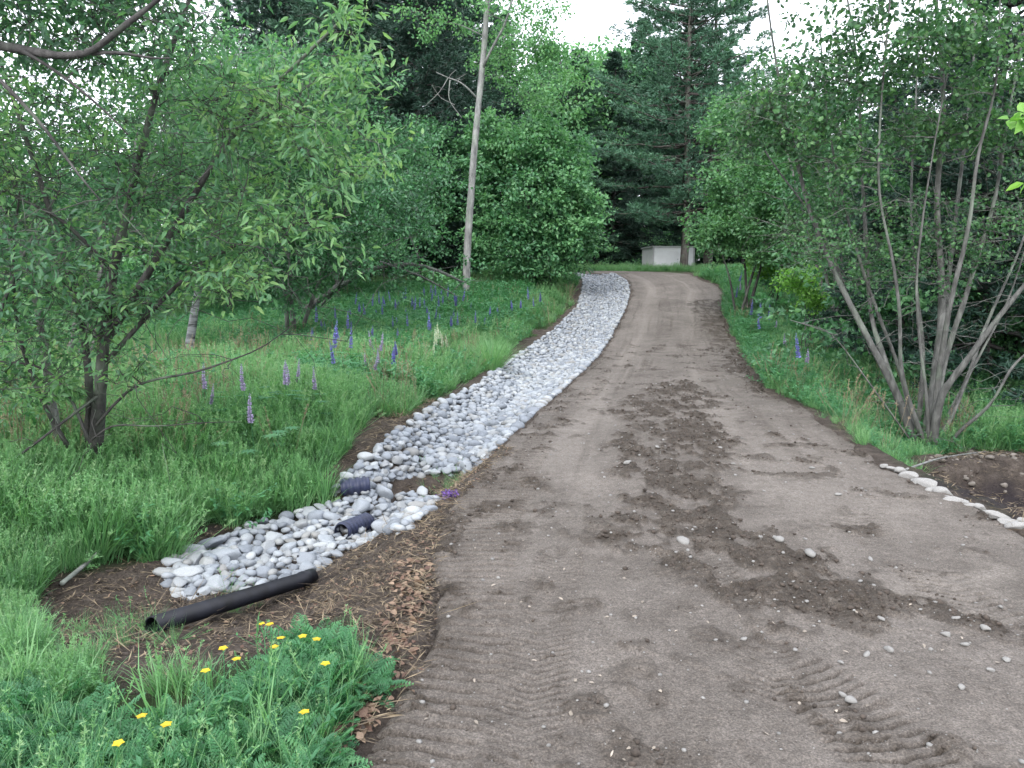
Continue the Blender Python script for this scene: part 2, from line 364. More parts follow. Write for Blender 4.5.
# ridged tracks of a digger and of tyres
def tread(pts, half, pitch, depth, skew, seed):
    global H, dark
    pl = wpoly(pts, onP); seg = np.diff(pl, axis=0); ln = np.linalg.norm(seg, axis=1); cs = np.concatenate([[0], np.cumsum(ln)])
    best = np.full(DX.shape, 9.); sg = np.zeros(DX.shape); sd_ = np.zeros(DX.shape)
    for k in range(len(seg)):
        u = seg[k]/ln[k]; qx = DX-pl[k, 0]; qy = DY-pl[k, 1]
        s = np.clip(qx*u[0]+qy*u[1], 0, ln[k]); ex = qx-s*u[0]; ey = qy-s*u[1]; d = np.hypot(ex, ey); side = qx*u[1]-qy*u[0]
        m = d < best; best = np.where(m, d, best); sg = np.where(m, s+cs[k], sg); sd_ = np.where(m, side, sd_)
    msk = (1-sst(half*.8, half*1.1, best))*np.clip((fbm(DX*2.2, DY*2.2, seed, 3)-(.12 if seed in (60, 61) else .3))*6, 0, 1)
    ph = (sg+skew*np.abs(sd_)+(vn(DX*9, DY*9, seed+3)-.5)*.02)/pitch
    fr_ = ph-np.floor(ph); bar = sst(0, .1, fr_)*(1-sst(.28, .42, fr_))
    depth = depth*1.9; v_ = msk*bar*(.3+1.2*np.clip(fbm(DX*5, DY*5, seed+5, 3)-.2, 0, 1)); H = H-depth*v_; dark = np.clip(dark+.45*v_+.12*msk, 0, 1)  # grooves tinted as turned-up soil, painting in shade their relief leaves too faint
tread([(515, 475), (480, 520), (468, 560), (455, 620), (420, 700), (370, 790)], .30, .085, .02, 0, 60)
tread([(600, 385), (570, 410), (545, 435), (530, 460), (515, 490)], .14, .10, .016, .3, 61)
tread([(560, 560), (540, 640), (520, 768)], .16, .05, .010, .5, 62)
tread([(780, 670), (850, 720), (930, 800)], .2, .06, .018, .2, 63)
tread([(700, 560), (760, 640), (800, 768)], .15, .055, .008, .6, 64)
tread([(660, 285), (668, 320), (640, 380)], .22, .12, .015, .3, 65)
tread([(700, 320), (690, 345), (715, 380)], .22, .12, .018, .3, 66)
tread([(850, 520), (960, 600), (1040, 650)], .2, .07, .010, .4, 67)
H += dark*(.018+(fbm(DX*11, DY*11, 36, 4, .6)-.5)*.085)
H += (fbm(DX*26, DY*26, 37, 3, .6)-.5)*.012
rag = np.minimum(eL, eR)
H -= .07*(1-sst(0, .10, rag+wob*.1))
DZ = P(DY)+.004+H*np.clip(rag/.08, 0, 1)-.05*(1-sst(0, .05, rag))
# ragged edge outline
jig = (fbm(DY*2.3, DY*0+3, 38, 4)-.5)*.22
DXj = DX-jig*np.clip(1-eL/.5, 0, 1)+jig*np.clip(1-eR/.5, 0, 1)
da = Acc(); da.add(np.stack([DXj, DY, DZ], -1).reshape(-1, 3), Q=grid_faces(*DX.shape))
dv = tag(da.obj('driveway', MD), 'packed dirt and gravel driveway climbing and curving left', kind='structure')
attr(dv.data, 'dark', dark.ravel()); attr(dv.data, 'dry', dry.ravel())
def road_z(x, y):
    x = np.asarray(x, float); y = np.asarray(y, float)
    i = np.clip(np.searchsorted(ys, y), 0, len(ys)-1); f = np.clip((x-xL(y))/(xR(y)-xL(y)), 0, 1)
    return DZ[i, (f*(NC-1)).astype(int)]
def road_dark(x, y):
    i = np.clip(np.searchsorted(ys, y), 0, len(ys)-1); f = np.clip((x-xL(y))/(xR(y)-xL(y)), 0, 1)
    return dark[i, (f*(NC-1)).astype(int)]
def surf(x, y):
    x = np.asarray(x, float); y = np.asarray(y, float)
    r = (x > xL(y)+.06) & (x < xR(y)-.06) & (y < 37) & (y > .7)
    return np.where(r, road_z(x, y), land(x, y))
# ------------------------------------------------------------------ stones
def ico(sub):
    bm = __import__('bmesh').new(); __import__('bmesh').ops.create_icosphere(bm, subdivisions=sub, radius=1)
    V = np.array([v.co[:] for v in bm.verts]); T = np.array([[v.index for v in f.verts] for f in bm.faces]); bm.free(); return V, T
I0, I1, I2, I3 = ico(1), ico(2), ico(3), ico(4)
I0 = ico(1)
def rock(I, r, sx, sy, sz, rough=.12, facet=0.):
    V = I[0].copy()
    for k in range(5):
        a = r.normal(size=3); a /= np.linalg.norm(a)
        V += V*(np.sin((V@a)*r.uniform(1.2, 3.)+r.uniform(0, 6))[:, None])*rough*.5
    if facet:
        for k in range(7):
            a = r.normal(size=3); a /= np.linalg.norm(a); d = V@a; c = r.uniform(.55, .85)
            V -= np.maximum(d-c, 0)[:, None]*a
    return V*np.array([sx, sy, sz])
def rotm(rx, ry, rz):
    c, s = np.cos, np.sin
    X = np.array([[1, 0, 0], [0, c(rx), -s(rx)], [0, s(rx), c(rx)]]); Y = np.array([[c(ry), 0, s(ry)], [0, 1, 0], [-s(ry), 0, c(ry)]]); Z = np.array([[c(rz), -s(rz), 0], [s(rz), c(rz), 0], [0, 0, 1]])
    return Z@Y@X
sr = np.random.default_rng(3)
def dart(n, sample, rmin, rmax, pack=.8):
    cell = rmax*2; G = {}; out = []
    for _ in range(n):
        x, y = sample()
        if x is None: continue
        r = sr.uniform(0, 1)**1.6*(rmax-rmin)+rmin
        i, j = int(x//cell), int(y//cell); ok = True
        for a in (-1, 0, 1):
            for b in (-1, 0, 1):
                for (u, v, q) in G.get((i+a, j+b), ()):
                    if (u-x)**2+(v-y)**2 < ((r+q)*pack)**2: ok = False; break
                if not ok: break
            if not ok: break
        if ok: G.setdefault((i, j), []).append((x, y, r)); out.append((x, y, r))
    return np.array(out)
def s_pile():
    x = sr.uniform(PILE[:, 0].min(), PILE[:, 0].max()); y = sr.uniform(PILE[:, 1].min(), PILE[:, 1].max())
    return (x, y) if inpoly(np.array(x), np.array(y), PILE) else (None, None)
def s_up():
    y = YS0+(38.3-YS0)*sr.uniform()**1.25; x = sr.uniform(xS(y), xL(y)-.02)
    return (x, y) if bool(in_up(x, y)) else (None, None)
pile = dart(14000, s_pile, .034, .092, .84)
up = dart(110000, s_up, .034, .080, .82)
up = up[np.argsort(up[:, 1])]
print('stones', len(pile), len(up))
VAR = []
for k in range(14):
    a = Acc(); V = rock(I2, sr, 1, sr.uniform(.72, .95), sr.uniform(.5, .72), .13, .6 if k % 3 == 0 else .2); a.add(V, I2[1], a=0.)
    VAR.append(a.mesh('river_stone', MS))
def stone_obj(x, y, r, z, name='stone', sc=1.):
    o = bpy.data.objects.new(name, VAR[sr.integers(len(VAR))]); COL.objects.link(o)
    o.location = (x, y, z); o.rotation_euler = (sr.uniform(-.35, .35), sr.uniform(-.35, .35), sr.uniform(0, 6.3)); r *= sc
    o.scale = (r*sr.uniform(1.05, 1.4), r*sr.uniform(.95, 1.15), r*sr.uniform(.85, 1.2)); return o
pile = pile[np.argsort(-pile[:, 2])]
NP = min(len(pile), 190)
pile_rest = pile[NP:]
LM = int(np.argmin(pile[:NP, 0]/pile[:NP, 1])); RM = int(np.argmax(pile[:NP, 0]/pile[:NP, 1]))
for k, (x, y, r) in enumerate(pile[:NP]):
    o = stone_obj(x, y, r*1.12, zl(x, y)+r*.35, 'river_stone')
    tag(o, {0: 'largest smooth river stone in the low pile beside the black pipe', LM: 'leftmost river stone of the low pile beside the black pipe', RM: 'rightmost river stone of the low pile, nearest the driveway'}.get(k, 'smooth pale grey river stone in the low pile beside the black pipe'), 'stone', 'river stones in the low pile beside the black pipe')
NU = 72
for k, (x, y, r) in enumerate(up[:NU]):
    o = stone_obj(x, y, r*1.15, zl(x, y)+r*.35+.03, 'river_stone')
    tag(o, 'rounded grey river stone at the near end of the long stone-filled ditch', 'stone', 'river stones at the near end of the stone-filled ditch')
a = Acc()
for (x, y, r) in np.concatenate([pile_rest, up[NU:]]):
    I = I1 if y < 20 else I0
    V = rock(I, sr, r*1.3, r*1.05, r*.72, .13)@rotm(sr.uniform(-.4, .4), sr.uniform(-.4, .4), sr.uniform(0, 6.3)).T
    a.add(V+[x, y, zl(x, y)+r*.35+.03], I[1], a=sr.uniform())
# the under-layer of smaller stones that fills the gaps
for n, smp in ((1500, s_pile), (7000, s_up)):
    for _ in range(n):
        x, y = smp()
        if x is None: continue
        r = sr.uniform(.03, .06); V = rock(I0, sr, r*1.3, r, r*.8, .1)@rotm(0, 0, sr.uniform(0, 6.3)).T
        a.add(V+[x, y, zl(x, y)+sr.uniform(-.03, .0)], I0[1], a=sr.uniform())
tag(a.obj('river_stones', MS), 'thousands of pale grey river stones filling the roadside ditch', 'stones', kind='stuff')
ORD = 'first second third fourth fifth sixth seventh eighth ninth tenth eleventh twelfth thirteenth fourteenth fifteenth sixteenth seventeenth eighteenth nineteenth twentieth'.split()
def ordinal(group, tmpl):
    g = sorted([o for o in COL.objects if o.get('group') == group], key=lambda o: o.location.x/o.location.y)
    for i, o in enumerate(g): o['label'] = tmpl.format(ORD[i])
# white stones lining the right edge
wm = plain('white_quartz_stone', (.24, .235, .225), .85, .5, 22)
wst = [(884, 466, .05), (892, 469, .05), (900, 472, .09), (909, 477, .10), (917, 483, .07), (925, 486, .11), (933, 492, .08), (941, 494, .10), (949, 499, .06), (953, 502, .08), (961, 503, .06), (970, 507, .07), (979, 508, .06), (992, 516, .08), (1001, 518, .07), (1008, 524, .08), (1017, 528, .08), (1022, 522, .06)]
WV = []
for k in range(5):
    b_ = Acc(); b_.add(rock(I2, sr, 1, .8, .6, .15, .5), I2[1]); WV.append(b_.mesh('white_stone', wm))
for k, (px, py, r) in enumerate(wst):
    p = hland(px, py+1); o = bpy.data.objects.new('edging_stone', WV[k % 5]); COL.objects.link(o)
    o.location = (p[0], p[1], p[2]+r*.25); o.rotation_euler = (sr.uniform(-.2, .2), sr.uniform(-.2, .2), R_(-35)+sr.uniform(-.3, .3)); r *= sr.uniform(.7, 1.); o.scale = (r*1.0, r*.75, r*.75)
    tag(o, ORD[k]+' whitish edging stone from the far end of the line right of the driveway', 'stone', 'whitish stones lining the right edge of the driveway')
# loose stones on the drive
pm = plain('pale_pebble', (.2, .195, .185), .85, .35, 20)
PV = []
for k in range(6):
    b_ = Acc(); b_.add(rock(I1, sr, 1, .8, .6, .18, .6), I1[1]); PV.append(b_.mesh('pebble', pm))
peb = [(627, 470, .045), (683, 547, .05), (810, 569, .045), (779, 551, .04), (888, 661, .032), (945, 644, .028), (983, 640, .03), (965, 655, .022), (955, 630, .02), (744, 650, .02), (840, 672, .02), (850, 711, .03), (843, 706, .02), (795, 660, .016), (838, 500, .03), (657, 452, .03), (620, 452, .02), (715, 445, .025), (720, 452, .03), (733, 468, .025), (812, 470, .03), (735, 480, .02), (764, 495, .02), (775, 545, .025), (760, 545, .022), (880, 634, .025), (866, 665, .02), (1005, 670, .025), (990, 682, .02), (930, 660, .018), (690, 565, .02), (805, 545, .02), (870, 565, .02), (560, 690, .012), (700, 380, .03), (640, 460, .03), (1000, 612, .02), (978, 606, .02), (860, 590, .02), (960, 700, .02)]
for k, (px, py, r) in enumerate(peb):
    p = hit(px, py, onP); o = bpy.data.objects.new('pebble', PV[k % 6]); COL.objects.link(o)
    o.location = (p[0], p[1], float(surf(p[0], p[1]))+r*.3); o.rotation_euler = (sr.uniform(-.3, .3), sr.uniform(-.3, .3), sr.uniform(0, 6)); r *= .8; o.scale = (r*1.2, r, r)
    lab = {0: 'largest pale stone lying on the dark churned soil mid-driveway', 1: 'white stone in the middle of the churned soil across the driveway'}.get(k, 'small pale stone lying loose on the driveway surface')
    tag(o, lab, 'pebble', 'loose pale stones on the driveway')
# grit, clods, litter
grit = Acc(); clods = Acc()
n = 0
while n < 1500:
    y = 1.3*np.exp(sr.uniform(0, 2.7)); x = sr.uniform(xL(y)+.1, xR(y)-.1); d = float(road_dark(x, y))
    if sr.uniform() < .22+.5*d:
        r = .0025+.009*sr.uniform()**5+.0004*y; grit.add(rock(I0, sr, r*1.2, r, r*.7, .2)@rotm(0, 0, sr.uniform(0, 6)).T+[x, y, float(surf(x, y))+r*.3], I0[1], a=sr.uniform()); n += 1
n = 0
while n < 4200:
    y = 1.3*np.exp(sr.uniform(0, 2.7)); x = sr.uniform(xL(y)+.05, xR(y)-.05); d = float(road_dark(x, y))
    if sr.uniform() < d*d*d+.002:
        r = .003+.012*sr.uniform()**5+.0005*y; clods.add(rock(I0, sr, r*1.2, r, r*.8, .3)@rotm(0, 0, sr.uniform(0, 6)).T+[x, y, float(surf(x, y))+r*.3], I0[1], a=sr.uniform()); n += 1
for Pn, cnt in ((PIT, 2600), (MOUND, 1400)):
    lo, hi = Pn.min(0), Pn.max(0); k = 0
    while k < cnt:
        x, y = sr.uniform(lo[0], hi[0]), sr.uniform(lo[1], hi[1])
        if not inpoly(np.array(x), np.array(y), Pn): continue
        r = .004+.02*sr.uniform()**4; clods.add(rock(I1, sr, r*1.2, r, r*.8, .35, 1.)+[x, y, zl(x, y)+r*.3], I0[1], a=sr.uniform()); k += 1
tag(grit.obj('gravel', pm), 'fine pale grit scattered over the driveway', 'gravel', kind='stuff')
cm = plain('dark_soil_clod', (.055, .044, .036), .95, .5, 30)
tag(clods.obj('dirt', cm), 'crumbled dark clods of loose soil', 'soil', kind='stuff')
# ------------------------------------------------------------------ growing things: shared builders
vr = np.random.default_rng(21)
def tube(acc, pts, rad, sides=6, a=.5, rnd=0.):
    pts = np.asarray(pts, float); rad = np.asarray(rad, float); n = len(pts)
    t = norm(np.gradient(pts, axis=0)); ref = np.where(np.abs(t[:, 2:3]) > .9, [[1., 0, 0]], [[0, 0, 1.]])
    u = norm(np.cross(t, ref))
    for i in range(1, n):
        if u[i]@u[i-1] < 0: u[i] = -u[i]
    v = np.cross(t, u); th = np.arange(sides)*2*np.pi/sides
    rr = rad[:, None]*(1+rnd*vr.normal(size=(n, sides)))
    V = pts[:, None]+rr[..., None]*(np.cos(th)[None, :, None]*u[:, None]+np.sin(th)[None, :, None]*v[:, None])
    i = np.arange(n-1)[:, None]*sides; j = np.arange(sides)[None]; k = (j+1) % sides
    Q = np.stack([i+j, i+k, i+sides+k, i+sides+j], -1).reshape(-1, 4)
    V = np.concatenate([V.reshape(-1, 3), pts[:1], pts[-1:]]); m = n*sides
    T = [[m, (q+1) % sides, q] for q in range(sides)]+[[m+1, (n-1)*sides+q, (n-1)*sides+(q+1) % sides] for q in range(sides)]
    acc.add(V, T, Q, a)
def wig(p0, p1, n, amp, arc=0.):
    t = np.linspace(0, 1, n)[:, None]; p = np.asarray(p0)*(1-t)+np.asarray(p1)*t; L = np.linalg.norm(np.subtract(p1, p0))
    o = np.cumsum(vr.normal(size=(n, 3)), 0); o -= o[0]+(o[-1]-o[0])*t
    p += o*amp*L/n**.5; p[:, 2] += arc*L*4*(t*(1-t))[:, 0]; return p
def smooth_path(pts, n):
    pts = np.asarray(pts, float); t = np.linspace(0, len(pts)-1, n); k = np.arange(len(pts))
    q = np.stack([np.interp(t, k, pts[:, c]) for c in range(3)], 1)
    for _ in range(3): q[1:-1] = (q[:-2]+2*q[1:-1]+q[2:])/4
    return q
def leaves(acc, B, D, U, L, W, tint, kind='d'):
    D = norm(D); S = norm(np.cross(D, U)); N = np.cross(S, D); n = len(B); L = L[:, None]; W = W[:, None]
    if kind == 'd':
        V = np.stack([B, B+D*L*.45+S*W*.5+N*W*.18, B+D*L, B+D*L*.45-S*W*.5+N*W*.18], 1)
        o = np.arange(n)[:, None]*4; acc.add(V.reshape(-1, 3), np.concatenate([o+[0, 1, 2], o+[0, 2, 3]]), a=np.repeat(tint, 4))
    elif kind == 'b':     # grass blade, curved
        pts = [(0, .6, 0), (.35, 1, .0), (.7, .75, -.08), (1, 0, -.26)]
        P_ = [B+D*L*t+N*L*z for t, w_, z in pts]
        V = np.stack([P_[0]-S*W*.3, P_[0]+S*W*.3, P_[1]-S*W*.5, P_[1]+S*W*.5, P_[2]-S*W*.38, P_[2]+S*W*.38, P_[3]], 1)
        o = np.arange(n)[:, None]*7; acc.add(V.reshape(-1, 3), o+[4, 5, 6], np.concatenate([o+[0, 1, 3, 2], o+[2, 3, 5, 4]]), np.repeat(tint, 7))
    else:                 # broad leaf folded along its midrib and drooping at the tip
        P0, P1, P2, P3 = B, B+D*L*.3, B+D*L*.68-N*L*.05, B+D*L-N*L*.18
        V = np.stack([P0, P1+S*W*.46+N*W*.14, P1, P1-S*W*.46+N*W*.14, P2+S*W*.38+N*W*.1, P2, P2-S*W*.38+N*W*.1, P3], 1)
        o = np.arange(n)[:, None]*8
        acc.add(V.reshape(-1, 3), np.concatenate([o+[0, 1, 2], o+[0, 2, 3], o+[4, 7, 5], o+[5, 7, 6]]), np.concatenate([o+[1, 4, 5, 2], o+[2, 5, 6, 3]]), np.repeat(tint, 8))
class Tree:
    def __init__(s, seed): s.r = np.random.default_rng(seed); s.w = Acc(); s.c = Acc(); s.P = []; s.R = []; s.tips = []
    def path(s, pts, r0, r1, n=10, sides=8, pw=1., rnd=.04):
        q = smooth_path(pts, n); rr = r0+(r1-r0)*np.linspace(0, 1, n)**pw
        tube(s.w, q, rr, sides, rnd=rnd); f = np.linspace(0, n-1, n*2); k = np.arange(n)
        s.P.append(np.stack([np.interp(f, k, q[:, c]) for c in range(3)], 1)); s.R.append(np.interp(f, k, rr)); return q
    def reach(s, T, rmin=.006, k=.011, arc=.05, amp=.35, low=1.2):
        P_ = np.concatenate(s.P); R = np.concatenate(s.R)
        d0 = np.array([np.min(np.linalg.norm(P_-t, axis=1)) for t in T])
        for i in np.argsort(d0):
            t = T[i]; dv = t-P_; d = np.linalg.norm(dv, axis=1); cost = d*(1+low*np.clip(-dv[:, 2]/np.maximum(d, .01)+.15, 0, 1))
            j = np.argmin(cost); L = d[j]
            if L < .02: continue
            n = 6; q = wig(P_[j], t, n, amp*.25, arc)
            r0 = min(R[j]*.75, rmin+k*L); rr = np.linspace(r0, rmin*.6, n)
            tube(s.w, q, rr, 4 if r0 > .012 else 3)
            P_ = np.concatenate([P_, q[1:]]); R = np.concatenate([R, rr[1:]])
        s.P = [P_]; s.R = [R]
    def foliage(s, T, per, size, L, W, tint0=.5, tv=.25, kind='d', droop=.25, up=.5, twigs=3, flat=.6, twr=.003):
        r = s.r
        for t in T:
            m = max(4, int(per*r.uniform(.5, 1.4))); sz = size*r.uniform(.7, 1.25)
            tw = norm(r.normal(size=(max(twigs, 1), 3))*[1, 1, .6]+[0, 0, .15])*sz*r.uniform(.8, 1.4, (max(twigs, 1), 1))
            for q in tw[:twigs]: tube(s.w, wig(t, t+q, 4, .15), np.linspace(twr, twr*.4, 4), 3)
            k = r.integers(len(tw), size=m); f = r.uniform(.05, 1.05, m)[:, None]
            B = t+tw[k]*f+r.normal(size=(m, 3))*sz*[.28, .28, .28*flat]
            D = norm(norm(B-t)+r.normal(size=(m, 3))*.7+[0, 0, -droop])
            U = norm(np.array([0, 0, up])+r.normal(size=(m, 3))*.45)
            a = np.clip(tint0+r.normal()*tv*.6+r.normal(size=m)*tv, 0, 1)
            leaves(s.c, B, D, U, L*r.uniform(.6, 1.25, m), W*r.uniform(.7, 1.2, m), a, kind)
    def done(s, name, bark, leaf, label=None, cat='tree', group=None, loc=(0, 0, 0), crown='crown', trunk='trunk'):
        e = empty(name, (0, 0, 0))
        if s.w.n: s.w.obj(trunk, bark, e)
        if s.c.n: s.c.obj(crown, leaf, e, smooth=False)
        e.location = loc; return tag(e, label, cat, group)
def in_ell(r, E, n, shell=.55):
    """points through a set of ellipsoids (centre, radii), weighted to the outside"""
    vol = np.array([np.prod(e[1])**(2/3.) for e in E]); k = r.choice(len(E), n, p=vol/vol.sum()); out = []
    for i in k:
        d = norm(r.normal(size=3)); out.append(E[i][0]+d*E[i][1]*(shell+(1-shell)*r.uniform())**(1/1.5)*r.uniform(.75, 1.05))
    return np.array(out)
def ell(px, py, Y, rx, ry, rd): return (at(px, py, Y), np.array([rx*Y/F, rd, ry*Y/F]))
def pp(pts, Y, Y2=None):
    n = len(pts); Ys = np.linspace(Y, Y if Y2 is None else Y2, n); return np.array([at(a, b, c) for (a, b), c in zip(pts, Ys)])
def ground_at(px, Y, dz=0):
    x = (px-512)/F*Y; return np.array([x, Y, zl(x, Y)+dz])

LF_MID = leafmat('leaf_mid_green', [(.1, (0.027, 0.091, 0.044)), (.5, (0.074, 0.208, 0.089)), (.85, (0.161, 0.351, 0.137))], .38)
LF_BLUE = leafmat('leaf_blue_green', [(.1, (0.024, 0.084, 0.041)), (.5, (0.070, 0.203, 0.089)), (.85, (0.176, 0.378, 0.162))], .35)
LF_LIGHT = leafmat('leaf_yellow_green', [(.15, (0.045, 0.110, 0.044)), (.5, (0.100, 0.210, 0.077)), (.85, (0.182, 0.320, 0.110))], .45)
LF_SOFT = leafmat('leaf_soft_green', [(.1, (0.036, 0.106, 0.047)), (.5, (0.083, 0.213, 0.092)), (.85, (0.167, 0.350, 0.138))], .42)
LF_NEAR = leafmat('leaf_overhang', [(.1, (0.034, 0.092, 0.054)), (.45, (0.073, 0.190, 0.095)), (.75, (0.136, 0.287, 0.115)), (1, (0.263, 0.425, 0.163))], .45, clump=.9)
LF_ALDER = leafmat('leaf_alder', [(.15, (0.029, 0.087, 0.041)), (.5, (0.069, 0.181, 0.072)), (.85, (0.145, 0.290, 0.104))], .38)
LF_BRIGHT = leafmat('leaf_bright', [(.15, (.07, .18, .035)), (.5, (.14, .33, .06)), (.85, (.24, .45, .1))], .5)
NEEDLE = leafmat('pine_needles', [(.1, (0.031, 0.088, 0.056)), (.5, (0.075, 0.181, 0.112)), (.9, (0.150, 0.312, 0.175))], .15, .6)
NEEDLE_D = leafmat('spruce_needles', [(.15, (0.014, 0.042, 0.030)), (.5, (0.032, 0.088, 0.058)), (.9, (0.072, 0.160, 0.096))], .1, .6)
GRASS = leafmat('grass_blade', [(.05, (.055, .135, .062)), (.4, (.115, .275, .115)), (.7, (.19, .385, .165)), (1, (.34, .45, .27))], .45, .5, .5, .35)
FORB = leafmat('herb_leaf', [(.1, (.035, .13, .06)), (.5, (.08, .25, .11)), (.9, (.17, .39, .16))], .45, .5, 1., .3)
DRY = leafmat('dry_straw', [(.1, (.07, .05, .035)), (.5, (.17, .13, .085)), (.9, (.33, .26, .17))], .15, .8, 3.)
RED = leafmat('dead_leaf', [(.1, (.05, .025, .02)), (.5, (.13, .075, .052)), (.9, (.27, .19, .13))], .15, .8, 3.)
BARK = barkmat('grey_bark', (.035, .035, .033), (.085, .085, .08), (.17, .17, .16))
BARK_D = barkmat('dark_bark', (.018, .017, .017), (.042, .039, .038), (.085, .08, .077))
BARK_L = barkmat('silvery_bark', (.07, .072, .07), (.17, .172, .165), (.29, .29, .28), 9)
BARK_P = barkmat('pine_bark', (.025, .021, .02), (.07, .06, .056), (.13, .118, .11), 6)

# ------------------------------------------------------------------ near left tree with drooping leafy twigs
t = Tree(1)
Yn = 6.3
t.path(np.concatenate([[hland(93, 466)-[0, 0, .05]], pp([(100, 400), (103, 345), (112, 270), (135, 180), (155, 90), (190, 0), (220, -90)], 6.45, 5.9)]), .075, .010, 22, 10, .6)
t.path(np.concatenate([[hland(86, 462)-[0, 0, .05]], pp([(92, 400), (85, 330), (60, 240), (30, 150), (0, 60), (-40, -60)], 6.5, 6.0)]), .05, .008, 18, 8, .6)
t.path(pp([(103, 345), (145, 280), (190, 200), (240, 120), (300, 60), (352, 10)], 6.4, 5.7), .035, .008, 14, 6)
t.path(pp([(104, 365), (160, 300), (215, 250), (290, 225), (350, 215)], 6.4, 5.6), .022, .005, 14, 6)
t.path(pp([(97, 425), (130, 380), (165, 378), (205, 372), (232, 358), (262, 352), (296, 322)], 6.4, 6.0), .014, .003, 14, 5)
t.path(pp([(92, 440), (112, 422), (150, 428), (200, 422), (242, 422)], 6.4, 6.1), .009, .002, 14, 4)
t.path(pp([(88, 440), (70, 390), (40, 360), (0, 365), (-40, 350)], 6.4, 6.2), .016, .004, 12, 5)
t.path(pp([(97, 396), (40, 440), (0, 470), (-30, 480)], 6.42, 5.9), .014, .004, 12, 5)
t.path(pp([(70, 450), (40, 400), (18, 340), (10, 270), (20, 190)], 6.6, 6.2), .022, .006, 14, 6)
t.path(pp([(-60, 420), (-10, 340), (12, 280), (30, 240), (60, 190)], 6.0, 6.2), .02, .006, 14, 6)
t.path(pp([(112, 270), (60, 215), (20, 200), (-40, 170)], 6.4, 5.9), .02, .005, 12, 5)
E1 = [ell(30, 370, 6.6, 60, 40, .5), ell(110, 320, 6.1, 60, 50, .4), ell(80, 110, 6.1, 130, 120, .8), ell(215, 210, 6.0, 110, 90, .75), ell(50, 300, 6.3, 90, 80, .7), ell(-60, 150, 6.3, 110, 170, .9), ell(120, -60, 6.2, 200, 90, 1.), ell(270, 110, 5.8, 70, 70, .5)]
T = in_ell(t.r, E1, 400, .2); t.reach(T, .0035, .009, .03, .9)
t.foliage(T, 47, .25, .075, .027, .46, .26, 'l', .35, .5, 5)
# bare thin twigs sweeping through the crown
Pn_ = np.concatenate(t.P)
for k in range(420):
    p = Pn_[t.r.integers(len(Pn_))]; d = t.r.normal(size=3)*[.5, .35, .35]+[.1, 0, -.05]
    tube(t.w, wig(p, p+d*t.r.uniform(.5, 1.6), 7, .2), np.linspace(.0045, .0015, 7), 3)
E1b = [ell(355, 50, 5.6, 40, 50, .35), ell(330, 150, 5.6, 60, 50, .4), ell(300, 225, 5.7, 45, 40, .35), ell(250, 280, 5.8, 50, 25, .4)]
T2 = in_ell(t.r, E1b, 50, .2); t.reach(T2, .003, .008, .03, .9)
t.foliage(T2, 34, .2, .085, .028, .66, .18, 'l', .45, .4, 4)
T3 = in_ell(t.r, [ell(125, 372, 6.2, 22, 22, .2), ell(45, 390, 6.2, 35, 20, .3)], 14, .2); t.reach(T3, .003, .008); t.foliage(T3, 26, .13, .08, .028, .7, .15, 'l', .6, .4, 3)
t.done('leafy_tree', BARK_D, LF_NEAR, 'near leafy tree whose twiggy branches overhang the grass on the left side', 'tree')
# slim grey second stem left of it
t = Tree(2)
t.path(np.concatenate([[hland(62, 462)-[0, 0, .05]], pp([(54, 420), (48, 380), (42, 320), (20, 240), (-20, 160)], 6.9, 6.6)]), .05, .015, 14, 8)
T = in_ell(t.r, [ell(10, 200, 6.9, 70, 60, .5), ell(60, 240, 7.2, 60, 50, .5)], 40, .3); t.reach(T, .004, .01); t.foliage(T, 36, .22, .07, .025, .3, .2, 'l')
t.done('slender_tree', BARK_L, LF_NEAR, 'slim pale grey stem standing just left of the near leafy tree', 'tree')
# tree out of frame whose thick limb crosses the upper left
t = Tree(3)
t.path([(-4.6, 4.6, zl(-4.6, 4.6)-.1), (-4.5, 4.6, 1.5), (-4.2, 4.7, 3.0), (-4.0, 4.8, 4.6), (-4.2, 4.8, 7.)], .16, .05, 16, 10)
t.path(np.concatenate([[(-4.25, 4.7, 2.8)], pp([(-60, 35), (0, 46), (35, 52), (60, 57), (92, 54), (112, 34), (150, 8), (190, -30)], 4.7, 4.5)]), .034, .010, 26, 9, 1., .09)
t.path(pp([(92, 54), (120, 50), (150, 60), (170, 58)], 4.6), .013, .004, 8, 5)
t.path(pp([(-60, 20), (0, 80), (45, 125), (70, 165), (100, 200)], 4.6), .016, .005, 12, 5)
t.path(pp([(20, 50), (60, 72), (110, 115), (128, 135)], 4.6, 4.8), .012, .004, 10, 5)
T = in_ell(t.r, [ell(60, 10, 4.9, 130, 60, .6), ell(-30, -60, 4.7, 160, 100, .8), ell(170, 20, 5., 90, 50, .4), ell(20, 250, 4.9, 50, 40, .3)], 200, .2); t.reach(T, .003, .009, .03, .8)
t.foliage(T, 26, .2, .07, .026, .3, .22, 'l', .4, .5, 4)
t.done('overhanging_tree', BARK_D, LF_NEAR, 'dark thick limb with hanging twigs crossing the top left corner', 'tree')

